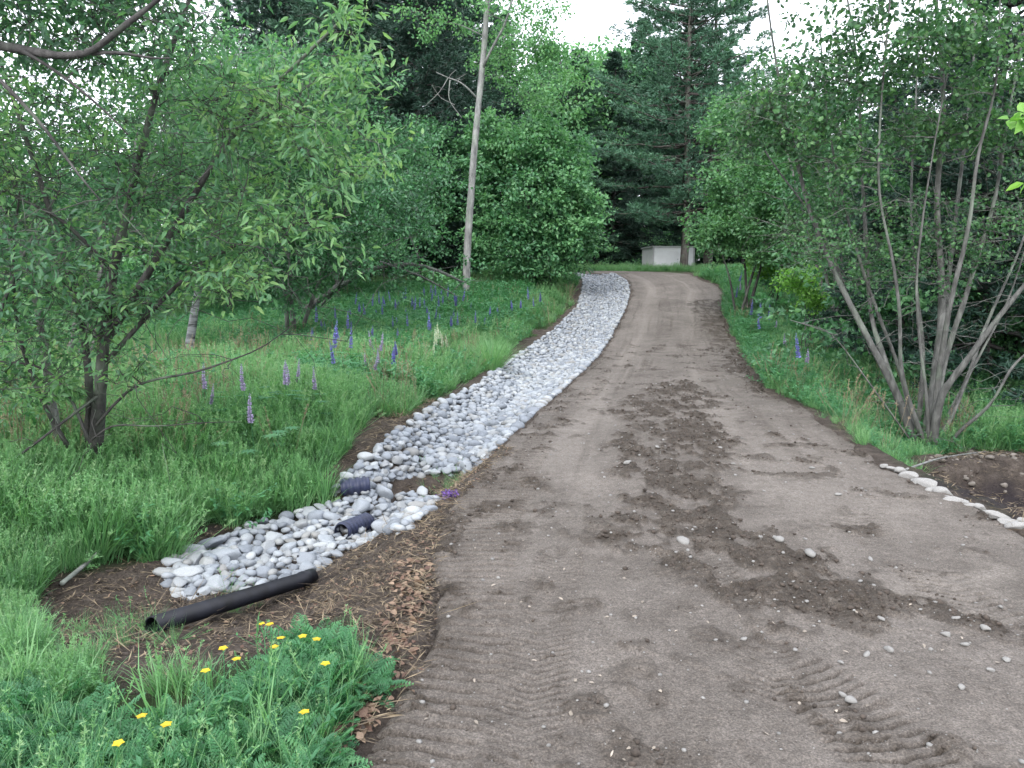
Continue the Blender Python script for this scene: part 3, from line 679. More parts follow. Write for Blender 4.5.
# ------------------------------------------------------------------ left middle distance
def shrub_tree(seed, name, base, Es, n, per, size, L, W, bark, leaf, label, r0=.12, tint=.5, stems=3, group=None, twigs=3, k=.013, tv=.22, shell=.5, cat='tree', kind='d'):
    t = Tree(seed); c = np.mean([e[0] for e in Es], 0)
    for i in range(stems):
        e = Es[t.r.integers(len(Es))]; b = np.array(base)+t.r.normal(size=3)*[.12*stems/3, .12*stems/3, 0]*(stems > 1); b[2] = zl(b[0], b[1])-.08
        top = e[0]+t.r.normal(size=3)*e[1]*.3 if stems > 1 else max(Es, key=lambda q: q[0][2]+q[1][2])[0]
        mid = b*.5+top*.5+t.r.normal(size=3)*.15; mid[2] += .1*np.linalg.norm(top-b); t.path([b, b*.75+mid*.25+[0, 0, .1], mid, top], r0*t.r.uniform(.7, 1.1), r0*.25, 12, 7)
    T = in_ell(t.r, Es, n, shell); T[:, 2] = np.maximum(T[:, 2], [zl(q[0], q[1])+.25 for q in T]); t.reach(T, .007, k)
    t.foliage(T, per, size, L, W, tint, tv, kind, twigs=twigs)
    return t.done(name, bark, leaf, label, cat, group)
shrub_tree(10, 'broadleaf_tree', ground_at(300, 18.5), [ell(300, 150, 17.5, 75, 75, 1.8), ell(370, 225, 17, 85, 55, 1.8), ell(250, 120, 18, 60, 70, 1.6), ell(400, 170, 18, 55, 50, 1.5), ell(300, 235, 17, 70, 45, 1.5), ell(285, 285, 17.5, 45, 22, 1.2), ell(330, 90, 18, 70, 40, 1.5)], 360, 90, .42, .10, .062, BARK, LF_BLUE,
    'dense blue-green leafy tree over the lupines, left of the silvery trunk', .08, .5, 4)
shrub_tree(11, 'maple_tree', ground_at(545, 31), [ell(525, 190, 30.5, 68, 72, 2.3), ell(568, 225, 30.5, 38, 50, 1.6), ell(500, 150, 31, 45, 40, 1.6), ell(550, 165, 31, 42, 42, 1.8), ell(520, 250, 30, 60, 30, 1.6)], 380, 110, .55, .17, .12, BARK_D, LF_BLUE,
    'dense rounded maple beside the far end of the stone-filled ditch', .12, .62, 5, tv=.26)
shrub_tree(16, 'broadleaf_tree', ground_at(70, 12.5), [ell(60, 190, 12.5, 80, 70, 1.), ell(0, 130, 12.5, 70, 60, 1.), ell(140, 150, 12.8, 70, 70, 1.), ell(190, 230, 13, 50, 50, .8), ell(20, 260, 12.5, 60, 40, .8)], 260, 60, .33, .085, .05, BARK, LF_MID,
    'mid-green leafy tree filling the gaps directly behind the near leafy tree', .06, .45, 4)
# silvery trunk
t = Tree(12); Ys = 27.5
b = hland(466, 304)
q = [b-[0, 0, .1]]+[at(x, y, b[1]) for x, y in [(467, 250), (471, 190), (477, 120), (483, 60), (488, 0), (492, -90), (495, -170)]]
t.path(q, .14, .07, 26, 12, 1., .05)
t.path([at(482, 70, b[1]), at(492, 45, b[1]-.5), at(510, 22, b[1]-1), at(512, -10, b[1]-1), at(528, -60, b[1]-1.2)], .05, .02)
T = in_ell(t.r, [ell(520, 20, b[1], 55, 45, 2.2), ell(545, 75, b[1]+1, 45, 40, 2), ell(430, 5, b[1], 45, 30, 2), ell(480, -80, b[1], 110, 70, 3.5), ell(510, 60, b[1]+1, 40, 30, 2)], 230, .3)
t.reach(T, .008, .012); t.foliage(T, 60, .5, .13, .09, .5, .25, 'd')
t.done('silvery_tree', BARK_L, LF_MID, 'tall tree with a straight silvery trunk at the back of the lupines', 'tree')
def bare(seed, name, paths, label, mat, cat='branch', twn=0, sides=6, group=None):
    t = Tree(seed)
    for pts, r0, r1 in paths: t.path(pts, r0, r1, 12, sides)
    if twn:
        Pn = np.concatenate(t.P); Rn = np.concatenate(t.R)
        for k in range(twn):
            i = t.r.integers(len(Pn)); p = Pn[i]; d = norm(t.r.normal(size=3)+[.5, 0, .3])*t.r.uniform(.4, 1.1)*min(1, Rn[i]*25); tube(t.w, wig(p, p+d, 5, .25), np.linspace(min(.012, Rn[i]*.6), .003, 5), 4)
    o = t.w.obj(name, mat); return tag(o, label, cat, group)
d0 = b[1]
bare(13, 'dead_branch', [([at(477, 98, d0), at(462, 82, d0-.3), at(448, 78, d0-.4), at(436, 72, d0-.4)], .035, .012), ([at(450, 80, d0-.4), at(448, 100, d0-.5), at(462, 118, d0-.5)], .02, .008), ([at(448, 78, d0-.4), at(440, 92, d0-.6), at(425, 106, d0-.6)], .015, .006), ([at(455, 105, d0-.4), at(440, 98, d0-.5), at(432, 85, d0-.5)], .012, .005)],
    'pale crooked dead branch sticking out left of the silvery trunk', BARK_L, twn=14)
bare(14, 'fallen_tree', [([hland(292, 318)-[0, 0, .1], at(325, 293, 19.5), at(365, 268, 19.5), at(405, 259, 19.5), at(440, 270, 19.5), at(462, 282, 19.7)], .10, .03), ([at(380, 262, 19.5), at(420, 275, 19.2), at(455, 295, 19)], .04, .012), ([at(350, 275, 19.5), at(390, 240, 19.7), at(430, 235, 20)], .03, .01), ([at(420, 262, 19.5), at(410, 235, 19.5), at(395, 215, 19.5)], .025, .008), ([hland(315, 312), at(340, 285, 18.8), at(352, 262, 18.8)], .05, .02)],
    'grey dead tree arching low over the lupine patch', BARK, 'dead tree', twn=60)
# birch
t = Tree(15); b = hland(186, 366)
t.path([b-[0, 0, .1]]+[at(x, y, b[1]) for x, y in [(190, 340), (196, 300), (204, 262), (212, 215), (216, 170), (218, 120)]], .105, .012, 18, 10, .8, .06)
T = in_ell(t.r, [ell(225, 80, b[1], 80, 50, 1.8), ell(180, 90, b[1], 60, 50, 1.8), ell(215, 240, b[1]-.6, 60, 55, .8), ell(190, 150, b[1], 70, 60, 1.2)], 260, .3); t.reach(T, .007, .012); t.foliage(T, 50, .42, .09, .06, .5, .2)
m, nt_, bb = M('white_birch_bark'); 
tcx = nt_.nodes.new('ShaderNodeTexCoord'); mp_ = nt_.nodes.new('ShaderNodeMapping'); mp_.inputs['Scale'].default_value = (1, 1, 6); nt_.links.new(tcx.outputs['Object'], mp_.inputs[0])
nt_.links.new(ramp(nt_, noise(nt_, 3, 4, .6, mp_.outputs[0]), [(.36, (.04, .04, .04)), (.46, (.16, .165, .17)), (.7, (.3, .31, .32))]), bb.inputs['Base Color']); bb.inputs['Roughness'].default_value = .7
BIRCH = m
t.done('birch_tree', BIRCH, LF_MID, 'white birch trunk leaning behind the near leafy tree', 'tree')

# ------------------------------------------------------------------ conifers
def conifer(seed, h, spread, bare_to, whorls, per, tufts, needle, nl, nw, lift=.12, top=.25, r0=None, flat=.5, jitter=.35, lean=0.):
    t = Tree(seed); r = t.r; r0 = r0 or h*.013
    pts = np.array([[lean*z/h*2+.05*h*.1*math.sin(z*.4), .03*math.cos(z*.3), z] for z in np.linspace(-.2, h, 12)]); q = t.path(pts, r0, .02, 24, 10, .9)
    zz = np.linspace(bare_to, h*.98, whorls)
    for z in zz:
        f = (z-bare_to)/(h-bare_to); c = np.array([np.interp(z, q[:, 2], q[:, 0]), np.interp(z, q[:, 2], q[:, 1]), z])
        Lz = spread*(1-f)**.75*(.55+.45*min(1, f*5+.4))+top
        for k in range(per):
            if r.uniform() < .12: continue
            a = r.uniform(0, 2*np.pi); L = Lz*r.uniform(1-jitter*1.4, 1+jitter*.6); dz = L*(lift*r.uniform(.2, 1.8)-(.05 if f < .3 else 0))
            e = c+[math.cos(a)*L, math.sin(a)*L, dz+.3*f*L]; br = wig(c, e, 7, .06, -.04); tube(t.w, br, np.linspace(.008+.013*L, .006, 7), 4)
            m = int(tufts*(.4+L/spread)*r.uniform(.7, 1.2)); s = r.uniform(.25, 1.02, m)**.8
            side = r.normal(size=m)*.22*L*(1.1-s)+r.normal(size=m)*.08
            al = np.array([-math.sin(a), math.cos(a), 0]); dr = norm(e-c)
            B = np.stack([np.interp(s, np.linspace(0, 1, 7), br[:, i]) for i in range(3)], 1)+side[:, None]*al+r.normal(size=(m, 3))*[.05, .05, .07*flat*2]
            tt = np.clip(.5+r.normal()*.12+r.normal(size=m)*.15, 0, 1)
            n2 = needle; Bn = np.repeat(B, n2, 0); Dn = norm(np.repeat(norm(dr*.7+np.sign(side)[:, None]*al*.6+[0, 0, .25]), n2, 0)+r.normal(size=(m*n2, 3))*[.7, .7, .45])
            leaves(t.c, Bn, Dn, norm(r.normal(size=(m*n2, 3))+[0, 0, .6]), nl*r.uniform(.6, 1.2, m*n2), np.full(m*n2, nw), np.clip(np.repeat(tt, n2)+r.normal(size=m*n2)*.06, 0, 1), 'd')
    return t
def plant(root, x, y, s=1., rz=None, dz=0.):
    root.location = (x, y, zl(x, y)-.1+dz); root.rotation_euler = (0, 0, vr.uniform(0, 6.3) if rz is None else rz); root.scale = (s, s, s*vr.uniform(.95, 1.08)); return root
def xat(px, Y): return (px-512)/F*Y
wp = conifer(30, 25, 5.9, 3.2, 44, 7, 52, 9, .30, .045, .10, .4, .26)
big = wp.done('white_pine', BARK_P, NEEDLE, 'tall white pine whose trunk stands in front of the white shed', 'tree'); plant(big, xat(682, 46), 46, 1., .3)
wp2 = conifer(31, 21, 4.6, 4.5, 36, 6, 44, 9, .30, .045, .14, .4, .3)
p2 = wp2.done('white_pine', BARK_P, NEEDLE, 'white pine just right of the shed with a pale patch on its trunk', 'tree'); plant(p2, xat(706, 49), 49, 1., 1.3)
dp = conifer(32, 20, 4.3, .5, 50, 8, 40, 9, .28, .05, .04, .3, .28)
dark_group = 'dark conifers behind the bend'
d1 = dp.done('dark_conifer', BARK_D, NEEDLE_D, 'dark conifer in the dense stand behind the bend of the driveway', 'tree', dark_group); plant(d1, xat(612, 58), 58, .8)
for px, Y, s in [(640, 62, .95), (575, 56, .8), (545, 62, .9), (660, 66, 1.0), (720, 60, .72), (750, 58, .62), (596, 70, .85), (700, 70, .8) , (650, 72, 1.), (615, 66, .9), (560, 74, .8), (740, 74, .7), (680, 62, .8), (770, 66, .6), (800, 60, .6), (850, 62, .6), (900, 58, .55), (960, 60, .55)]:
    plant(copy_tree(d1), xat(px, Y), Y, s)
left_group = 'tall dark conifers behind the left meadow'
dl = copy_tree(d1); tag(dl, 'tall dark conifer rising behind the blue-green tree on the left', 'tree', left_group); plant(dl, xat(400, 36), 36, 1.)
for px, Y, s in [(345, 34, .95), (440, 42, 1.05), (300, 38, .9), (470, 50, 1.0), (375, 46, 1.1), (330, 44, 1.), (500, 54, .85), (255, 44, .85), (420, 33, .8)]:
    plant(copy_tree(dl), xat(px, Y), Y, s)
# spruces in the shade behind the alder
sp = conifer(33, 10, 2.6, .2, 40, 8, 40, 8, .15, .032, -.03, .2, .10, .3)
s1 = sp.done('spruce_tree', BARK_D, NEEDLE_D, 'dark spruce with low sweeping boughs behind the many-stemmed alder', 'tree', 'dark spruces behind the alder'); plant(s1, xat(985, 14), 14, .95)
for px, Y, s in [(1090, 15, .9), (880, 17.5, .62), (1180, 13, .95), (940, 19, .75), (1040, 19, .9), (1010, 24, .8), (900, 25, .7), (960, 28, .85), (1100, 24, .9), (1300, 16, 1.), (850, 23, .55)]:
    plant(copy_tree(s1), xat(px, Y), Y, s)

# ------------------------------------------------------------------ right side
shrub_tree(40, 'light_green_tree', ground_at(742, 25), [ell(712, 215, 25.5, 20, 30, 1.), ell(770, 250, 24, 30, 18, 1.2), ell(745, 200, 25, 45, 50, 1.8), ell(790, 150, 25, 50, 60, 1.8), ell(735, 130, 26, 30, 35, 1.3), ell(720, 235, 25, 24, 25, 1.2), ell(800, 215, 24, 50, 40, 1.8)], 340, 85, .5, .13, .09, BARK_D, LF_SOFT,
    'light green leafy tree leaning over the right bend of the driveway', .07, .62, 4)
shrub_tree(41, 'broadleaf_tree', ground_at(838, 19), [ell(830, 190, 19, 55, 60, 1.6), ell(870, 130, 19.5, 60, 60, 1.6), ell(800, 100, 20, 45, 50, 1.5)], 170, 70, .42, .11, .075, BARK, LF_MID,
    'slim-stemmed green tree between the driveway bend and the alder', .07, .5, 6)
t = Tree(42); Ya = 9.8; ab = hland(926, 450); ab[2] -= .05
def stem(pts, dY, r0, r1, off=(0, 0)):
    q = [ab+[off[0], off[1], 0]]+[at(x, y, ab[1]+off[1]+dY*(k+1)/len(pts)) for k, (x, y) in enumerate(pts)]; q = np.array(q); q[1:-1] += t.r.normal(size=(len(q)-2, 3))*[.07, .1, .03]; t.path(q, r0*1.0, r1*.8, 24, 9, .6, .09)
stem([(895, 400), (868, 355), (838, 285), (815, 215), (795, 140), (780, 60), (765, -20)], .8, .075, .014, (-.08, .05))
stem([(890, 385), (876, 320), (868, 250), (860, 160), (848, 60), (840, -40)], 1.6, .055, .014, (-.04, .12))
stem([(905, 380), (899, 320), (893, 262), (880, 190), (884, 90), (890, 0)], -.6, .04, .012, (0, -.08))
stem([(932, 380), (936, 300), (934, 200), (936, 100), (940, 0), (942, -100)], 1.2, .085, .02, (.05, .15))
stem([(938, 380), (950, 300), (966, 225), (984, 150), (992, 90), (1000, 0)], -.5, .055, .013, (.03, -.05))
stem([(935, 395), (965, 365), (1000, 325), (1040, 270), (1090, 200)], -1.0, .075, .02, (.02, -.1))
stem([(955, 430), (985, 400), (1015, 362), (1060, 335), (1120, 290)], -.8, .035, .012, (.18, -.05))
stem([(948, 360), (965, 290), (985, 200), (1005, 110), (1030, 0)], .9, .06, .014, (.1, .1))
stem([(940, 350), (955, 270), (968, 160), (972, 60), (975, -60)], 1.8, .06, .014, (.1, .2))
stem([(955, 380), (985, 330), (1020, 240), (1050, 140)], 1.3, .05, .012, (.15, .15))
stem([(915, 410), (900, 370), (870, 300), (850, 220), (830, 120), (820, 30)], 1.2, .05, .012, (-.05, .1))
stem([(925, 400), (922, 350), (918, 280), (930, 180), (950, 60)], -.3, .035, .01, (-.02, -.08))
stem([(940, 415), (975, 380), (1010, 300), (1040, 200)], .5, .04, .01, (.1, .05))
stem([(880, 400), (850, 350), (825, 330), (790, 320)], -.4, .018, .004, (-.1, -.05))
stem([(920, 360), (912, 290), (905, 200), (915, 90), (920, -20)], 2.3, .045, .012, (0, .3))
stem([(905, 395), (880, 350), (850, 310), (820, 230), (770, 150), (740, 90)], 1.8, .05, .01, (-.1, .2))
EA = [ell(800, 95, 10.6, 62, 62, 1.1), ell(880, 50, 10.6, 90, 60, 1.5), ell(985, 45, 10.4, 80, 60, 1.5), ell(840, 165, 10.8, 60, 40, 1.), ell(985, 130, 11, 60, 40, 1.), ell(900, -70, 10.4, 190, 80, 2.), ell(760, 130, 11.2, 35, 40, .8), ell(920, 135, 11, 50, 30, 1.)]
T = in_ell(t.r, EA, 430, .25); t.reach(T, .004, .009, .04, .6)
t.foliage(T, 44, .27, .075, .055, .45, .28, 'l', .2, .5, 5)
T2 = in_ell(t.r, [ell(820, 230, 11, 60, 55, .9), ell(900, 250, 11.3, 70, 70, .8), ell(1000, 230, 11, 60, 60, .8)], 170, .2); t.reach(T2, .003, .008); t.foliage(T2, 28, .22, .06, .045, .5, .2, 'l')
Pn_ = np.concatenate(t.P); Pn_ = Pn_[(Pn_[:, 2] < 4.2)]
for k in range(420):
    p = Pn_[t.r.integers(len(Pn_))]; d = norm(t.r.normal(size=3)*[1, .6, .35]+[0, 0, .1])*t.r.uniform(.3, 1.1)
    tube(t.w, wig(p, p+d, 6, .2), np.linspace(.006, .002, 6), 3)
t.done('alder_tree', BARK, LF_ALDER, 'many-stemmed grey alder fanning up beside the right bank', 'tree')
for sd_i, (px, Y, w_px) in enumerate([(905, 15.5, 60), (1005, 14.5, 70), (850, 21, 40)]):
    shrub_tree(80+sd_i, 'understory_shrub', ground_at(px, Y), [ell(px, 300, Y, w_px, 75, 1.2), ell(px+20, 200, Y+.5, w_px*.8, 60, 1.2)], 130, 60, .35, .1, .07, BARK_D, LF_MID, ['leafy understory shrub directly behind the alder trunks', 'leafy understory shrub behind the alder by the right edge', 'leafy understory shrub between the alder and the sapling'][sd_i], .04, .5, 4, cat='shrub')
# small bright shrubs
shrub_tree(43, 'green_shrub', ground_at(768, 27), [ell(768, 262, 27, 20, 17, .7), ell(790, 270, 26, 14, 12, .5)], 60, 60, .28, .12, .08, BARK_D, LF_BRIGHT, 'bright green shrub at the top of the right verge', .03, .5, 5, cat='shrub')
shrub_tree(44, 'green_sapling', ground_at(803, 17), [ell(800, 283, 17, 22, 16, .45), ell(815, 300, 17, 12, 12, .3)], 42, 40, .2, .09, .06, BARK_D, LF_BRIGHT, 'yellow-green sapling on thin stems in the right verge', .02, .55, 4, cat='shrub')
t = Tree(45)
t.path([(4.5, 5.2, zl(4.5, 5.2)-.1), (4.45, 5.2, 1.2), (4.3, 5.1, 2.6), (4.2, 5., 4.6)], .05, .015, 12, 7)
t.path([(4.42, 5.15, 2.0), (4.0, 5.05, 2.35), at(1035, 128, 5.), at(1012, 122, 4.95)], .012, .003, 8, 4); t.path([(4.45, 5.2, 1.5), (4.0, 5.1, 2.05), at(1024, 180, 5.)], .01, .003, 8, 4)
T = np.array([at(1030, 118, 5.), at(1016, 122, 4.95), at(1030, 182, 5.), at(1060, 140, 5.), at(1100, 90, 5.1), at(1090, 10, 5.)]); t.foliage(T, 10, .07, .10, .07, .7, .15, 'l', .4, .6, 2)
T = in_ell(t.r, [(np.array([4.2, 5., 4.6]), np.array([.7, .7, .6]))], 20); t.reach(T, .003, .008); t.foliage(T, 20, .2, .1, .07, .6, .2, 'l')
t.done('maple_sapling', BARK_D, LF_BRIGHT, 'bright yellow-green leaf sprays poking in at the right edge', 'sapling')

# ------------------------------------------------------------------ the woods behind
def generic(seed, h, rx, n, per, leaf, L=.15):
    t = Tree(seed); t.path([(0, 0, -.2), (.1, 0, h*.3), (-.1, .1, h*.6), (.1, 0, h*.92)], h*.014, .03, 14, 7)
    E = [(np.array([0, 0, h*.68]), np.array([rx, rx, h*.3])), (np.array([rx*.4, .2, h*.5]), np.array([rx*.7, rx*.7, h*.22])), (np.array([-rx*.45, -.3, h*.42]), np.array([rx*.65, rx*.7, h*.25]))]
    T = in_ell(t.r, E, n, .4); t.reach(T, .01, .012); t.foliage(T, per, .5, L, L*.7, .5, .25); return t
g1 = generic(50, 9, 2.4, 190, 80, None)
r1 = g1.done('woodland_tree', BARK_D, LF_MID, 'broadleaf woodland tree in the belt behind the right verge', 'tree', 'broadleaf trees behind the right verge'); plant(r1, xat(850, 30), 30, .8)
g2 = generic(51, 8, 2.7, 190, 80, None)
for px, Y, s in [(910, 28, .72), (1000, 26, .7), (790, 34, .85), (1080, 22, .7), (960, 34, .85), (1160, 26, .9), (820, 40, 1.), (890, 42, .95), (1060, 34, .9), (760, 44, .9), (740, 52, 1.0), (1250, 30, 1.)]:
    plant(copy_tree(r1), xat(px, Y), Y, s)
l1 = g2.done('woodland_tree', BARK_D, LF_BLUE, 'broadleaf woodland tree in the thicket beyond the left meadow', 'tree', 'broadleaf trees beyond the left meadow'); plant(l1, xat(230, 23), 23, .85)
for px, Y, s in [(150, 21, .62), (80, 23, .62), (10, 22, .62), (-70, 20, .7), (190, 28, .95), (110, 30, .8), (30, 30, .8), (-50, 28, .9), (-160, 24, .9), (280, 26, .95), (-280, 22, 1.), (340, 26, .8), (420, 31, .85), (255, 33, 1.2)]:
    plant(copy_tree(l1), xat(px, Y), Y, s)
c1 = copy_tree(l1); tag(c1, 'thin-crowned tree against the sky between the maple and the big pine', 'tree', 'thin-crowned trees against the sky'); plant(c1, xat(596, 64), 64, 2.35)
for px, Y, s in [(560, 58, 2.0), (578, 75, 2.7), (622, 68, 2.3)]: plant(copy_tree(c1), xat(px, Y), Y, s)
# thicket that closes the low gaps
t = Tree(60); cc = []
ur = np.random.default_rng(5)
def thicket(n, f, hmax):
    for _ in range(n):
        x, y = f(); cc.append((x, y, zl(x, y)+ur.uniform(.1, 1)**1.3*hmax))
thicket(420, lambda: (lambda Y: (xat(ur.uniform(-500, 470), Y), Y))(ur.uniform(23, 40)), 2.6)
thicket(420, lambda: (lambda Y: (xat(ur.uniform(770, 1500), Y), Y))(ur.uniform(12.5, 34)), 2.4)
thicket(150, lambda: (lambda Y: (xat(ur.uniform(-500, 130), Y), Y))(ur.uniform(15, 24)), 2.4)
thicket(260, lambda: (xat(ur.uniform(470, 900), 56)+0, ur.uniform(53, 64)), 2.8)
t.foliage(np.array(cc), 60, .55, .14, .1, .4, .25, 'd', twigs=0)
tag(t.c.obj('undergrowth', LF_BLUE, smooth=False), 'dense leafy undergrowth along the foot of the woods', 'undergrowth', kind='stuff')
# ------------------------------------------------------------------ shed beyond the bend
def box(acc, x0, x1, y0, y1, z0, z1, a=.5):
    V = np.array([[x, y, z] for x in (x0, x1) for y in (y0, y1) for z in (z0, z1)]); acc.add(V, Q=[[0, 1, 3, 2], [4, 6, 7, 5], [0, 4, 5, 1], [2, 3, 7, 6], [0, 2, 6, 4], [1, 5, 7, 3]], a=a)
SW = plain('white_painted_panel', (.74, .75, .78), .45, .05, 3)
SG = plain('grey_trim', (.4, .41, .43), .5, .1, 6)
Yh = 49.; xa, xb = xat(651, Yh), xat(692, Yh); zt = at(651, 246, Yh)[2]; zb = zl((xa+xb)/2, Yh)-.2
sh = tag(empty('shed', ((xa+xb)/2, Yh, zb), R_(6)), 'small white box-shaped shed half hidden by grass beyond the bend', 'shed')
hw = (xb-xa)/2; hh = zt-zb
a = Acc(); box(a, -hw, hw, 0, 2.6, .15, hh-.1); a.obj('wall', SW, sh, False)
a = Acc(); box(a, -hw-.06, hw+.06, -.06, 2.66, hh-.1, hh); a.obj('roof', SG, sh, False)
for sx in (-1, 1):
    a = Acc(); box(a, sx*hw-.05, sx*hw+.05, -.03, -.003, .15, hh-.1); a.obj('corner_post', SG, sh, False)
a = Acc(); box(a, hw*.12, hw*.85, -.03, -.004, .2, hh-.25); dr_ = a.obj('door', SW, sh, False)
a = Acc(); box(a, hw*.18, hw*.22, -.07, -.032, hh*.5, hh*.55); a.obj('handle', SG, dr_, False)

# ------------------------------------------------------------------ drain pipes
BLK = plain('black_pipe_plastic', (.007, .008, .012), .5, .6, 9, .3)
CORR = plain('navy_corrugated_plastic', (.02, .025, .055), .5, .3, 12, .45)
def lathe(acc, prof, sides=24):
    prof = np.array(prof); th = np.arange(sides)*2*np.pi/sides; n = len(prof)
    V = np.stack([np.repeat(prof[:, :1], sides, 1), prof[:, 1:]*np.cos(th), prof[:, 1:]*np.sin(th)], -1).reshape(-1, 3)
    i = np.arange(n-1)[:, None]*sides; j = np.arange(sides)[None]; k = (j+1) % sides
    acc.add(V, Q=np.stack([i+j, i+sides+j, i+sides+k, i+k], -1).reshape(-1, 4))
pa, pb = hland(152, 634), hland(312, 583)
L = float(np.linalg.norm(pb-pa)); r = .052
a = Acc(); lathe(a, [(0, r*.86), (0, r), (L-.12, r), (L-.118, r*1.1), (L, r*1.1), (L, r*.9), (L-.11, r*.86), (0, r*.86)], 32)
o = a.obj('drain_pipe', BLK); tag(o, 'smooth black plastic pipe lying on the soil below the stone pile', 'pipe')
o.location = pa+[0, 0, r*.9]; o.rotation_euler = Vector(tuple(pb-pa)).to_track_quat('X', 'Z').to_euler()
def corr(px0, py0, px1, py1, r, label, sink):
    p, q = hland(px0, py0), hland(px1, py1); L = float(np.linalg.norm(q-p)); n = max(4, int(L/.055)); pr = [(-.01, r*.82)]
    for k in range(n*6+1): pr.append((L*k/(n*6), r*(.93+.09*math.tanh(2.2*math.sin(2*math.pi*k/6-.8)))))
    pr += [(L+.01, r*.82), (-.01, r*.82)]
    a = Acc(); lathe(a, pr, 28); o = a.obj('culvert_pipe', CORR); o.location = p+[0, 0, sink]; o.rotation_euler = Vector(tuple(q-p)).to_track_quat('X', 'Z').to_euler(); tag(o, label, 'pipe')
corr(342, 497, 369, 494, .085, 'ribbed navy drain pipe section at the foot of the long stone ditch', .09)
corr(342, 538, 368, 527, .08, 'ribbed navy drain pipe section half buried in the low stone pile', .055)

# ------------------------------------------------------------------ fallen sticks
bare(70, 'fallen_stick', [([hland(62, 588)+[0, 0, .03], hland(95, 565)+[0, 0, .06], hland(132, 542)+[0, 0, .2]], .018, .008)], 'pale fallen stick lying in the grass at the edge of the pit', BARK_L, 'stick')
bare(71, 'fallen_stick', [([hland(905, 472)+[0, 0, .02], hland(940, 462)+[0, 0, .05], hland(985, 455)+[0, 0, .05]], .012, .006)], 'thin bare stick across the bank behind the white edging stones', BARK_L, 'stick')

# ------------------------------------------------------------------ grass and herbs
def hidden(me_name): return bpy.data.collections.new(me_name)
gr = np.random.default_rng(11)
def tuft(n, h0, h1, rad, w0, spread, seedheads=0, forb=0):
    a = Acc(); ang = gr.uniform(0, 6.28, n); rr = rad*np.sqrt(gr.uniform(0, 1, n)); B = np.stack([np.cos(ang)*rr, np.sin(ang)*rr, np.zeros(n)-.02], 1)
    D = np.stack([np.cos(ang), np.sin(ang), np.zeros(n)], 1)*gr.uniform(0, spread, (n, 1))+gr.normal(size=(n, 3))*.16+[0, 0, 1]
    U = D*0+[0, 0, 1.]+np.stack([-np.cos(ang), -np.sin(ang), ang*0], 1)*.8+gr.normal(size=(n, 3))*.3
    L = gr.uniform(h0, h1, n); leaves(a, B, D, U, L, w0*gr.uniform(.6, 1.3, n), np.clip(gr.normal(.47, .22, n), 0, 1), 'b')
    for k in range(seedheads):
        q = wig(B[k], B[k]+norm(D[k]+gr.normal(size=3)*.1)*h1*gr.uniform(1.0, 1.3), 5, .05); tube(a, q, np.full(5, .0012+w0*.1), 3, a=.75)
        m = 16; s = gr.uniform(.72, 1, m); Bs = np.stack([np.interp(s, np.linspace(0, 1, 5), q[:, i]) for i in range(3)], 1)
        leaves(a, Bs, gr.normal(size=(m, 3))+[0, 0, 1.2], gr.normal(size=(m, 3)), np.full(m, .022+w0), np.full(m, .006+w0*.3), gr.uniform(.7, 1, m), 'd')
    for k in range(forb):
        q = wig([gr.normal()*rad, gr.normal()*rad, 0], [gr.normal()*rad*1.5, gr.normal()*rad*1.5, gr.uniform(h0, h1)*.9], 5, .08); tube(a, q, np.full(5, .0018), 3, a=.4)
        m = 16; s = gr.uniform(.2, 1, m); Bs = np.stack([np.interp(s, np.linspace(0, 1, 5), q[:, i]) for i in range(3)], 1)
        leaves(a, Bs, gr.normal(size=(m, 3))*[1, 1, .3]+[0, 0, .3], gr.normal(size=(m, 3))*.3+[0, 0, 1], gr.uniform(.03, .06, m), gr.uniform(.012, .02, m), gr.uniform(.3, .8, m), 'd')
    return a
def pinnate(a, base, d, L, n, ll, lw, tint):
    """a feathery compound leaf"""
    d = norm(np.asarray(d, float)); sd = norm(np.cross(d, [0, 0, 1.]+gr.normal(size=3)*.2)); t = np.linspace(0, 1, 8)[:, None]
    q = base+d*L*t+np.array([0, 0, -1.])*L*.28*t**2; tube(a, q, np.linspace(.0016, .0006, 8), 3, a=tint)
    s = np.linspace(.2, 1, n); Bs = np.stack([np.interp(s, t[:, 0], q[:, i]) for i in range(3)], 1); env = np.sin(np.pi*np.clip(s*.82+.16, 0, 1))**.8
    for sg in (-1, 1):
        D = d*.55+sd*sg+[0, 0, .05]; D = np.repeat(D[None], n, 0)+gr.normal(size=(n, 3))*.07; Lf = ll*env+.006
        leaves(a, Bs, D, np.repeat([[0, 0, 1.]], n, 0)+gr.normal(size=(n, 3))*.15, Lf, np.full(n, lw), np.clip(tint+gr.normal(size=n)*.05, 0, 1), 'd')
        for f in (.35, .6):
            B2 = Bs+norm(D)*Lf[:, None]*f
            for s2 in (-1, 1): leaves(a, B2, norm(D)+d*.9*s2, np.repeat([[0, 0, 1.]], n, 0), Lf*.33, np.full(n, lw*.6), np.full(n, tint), 'd')
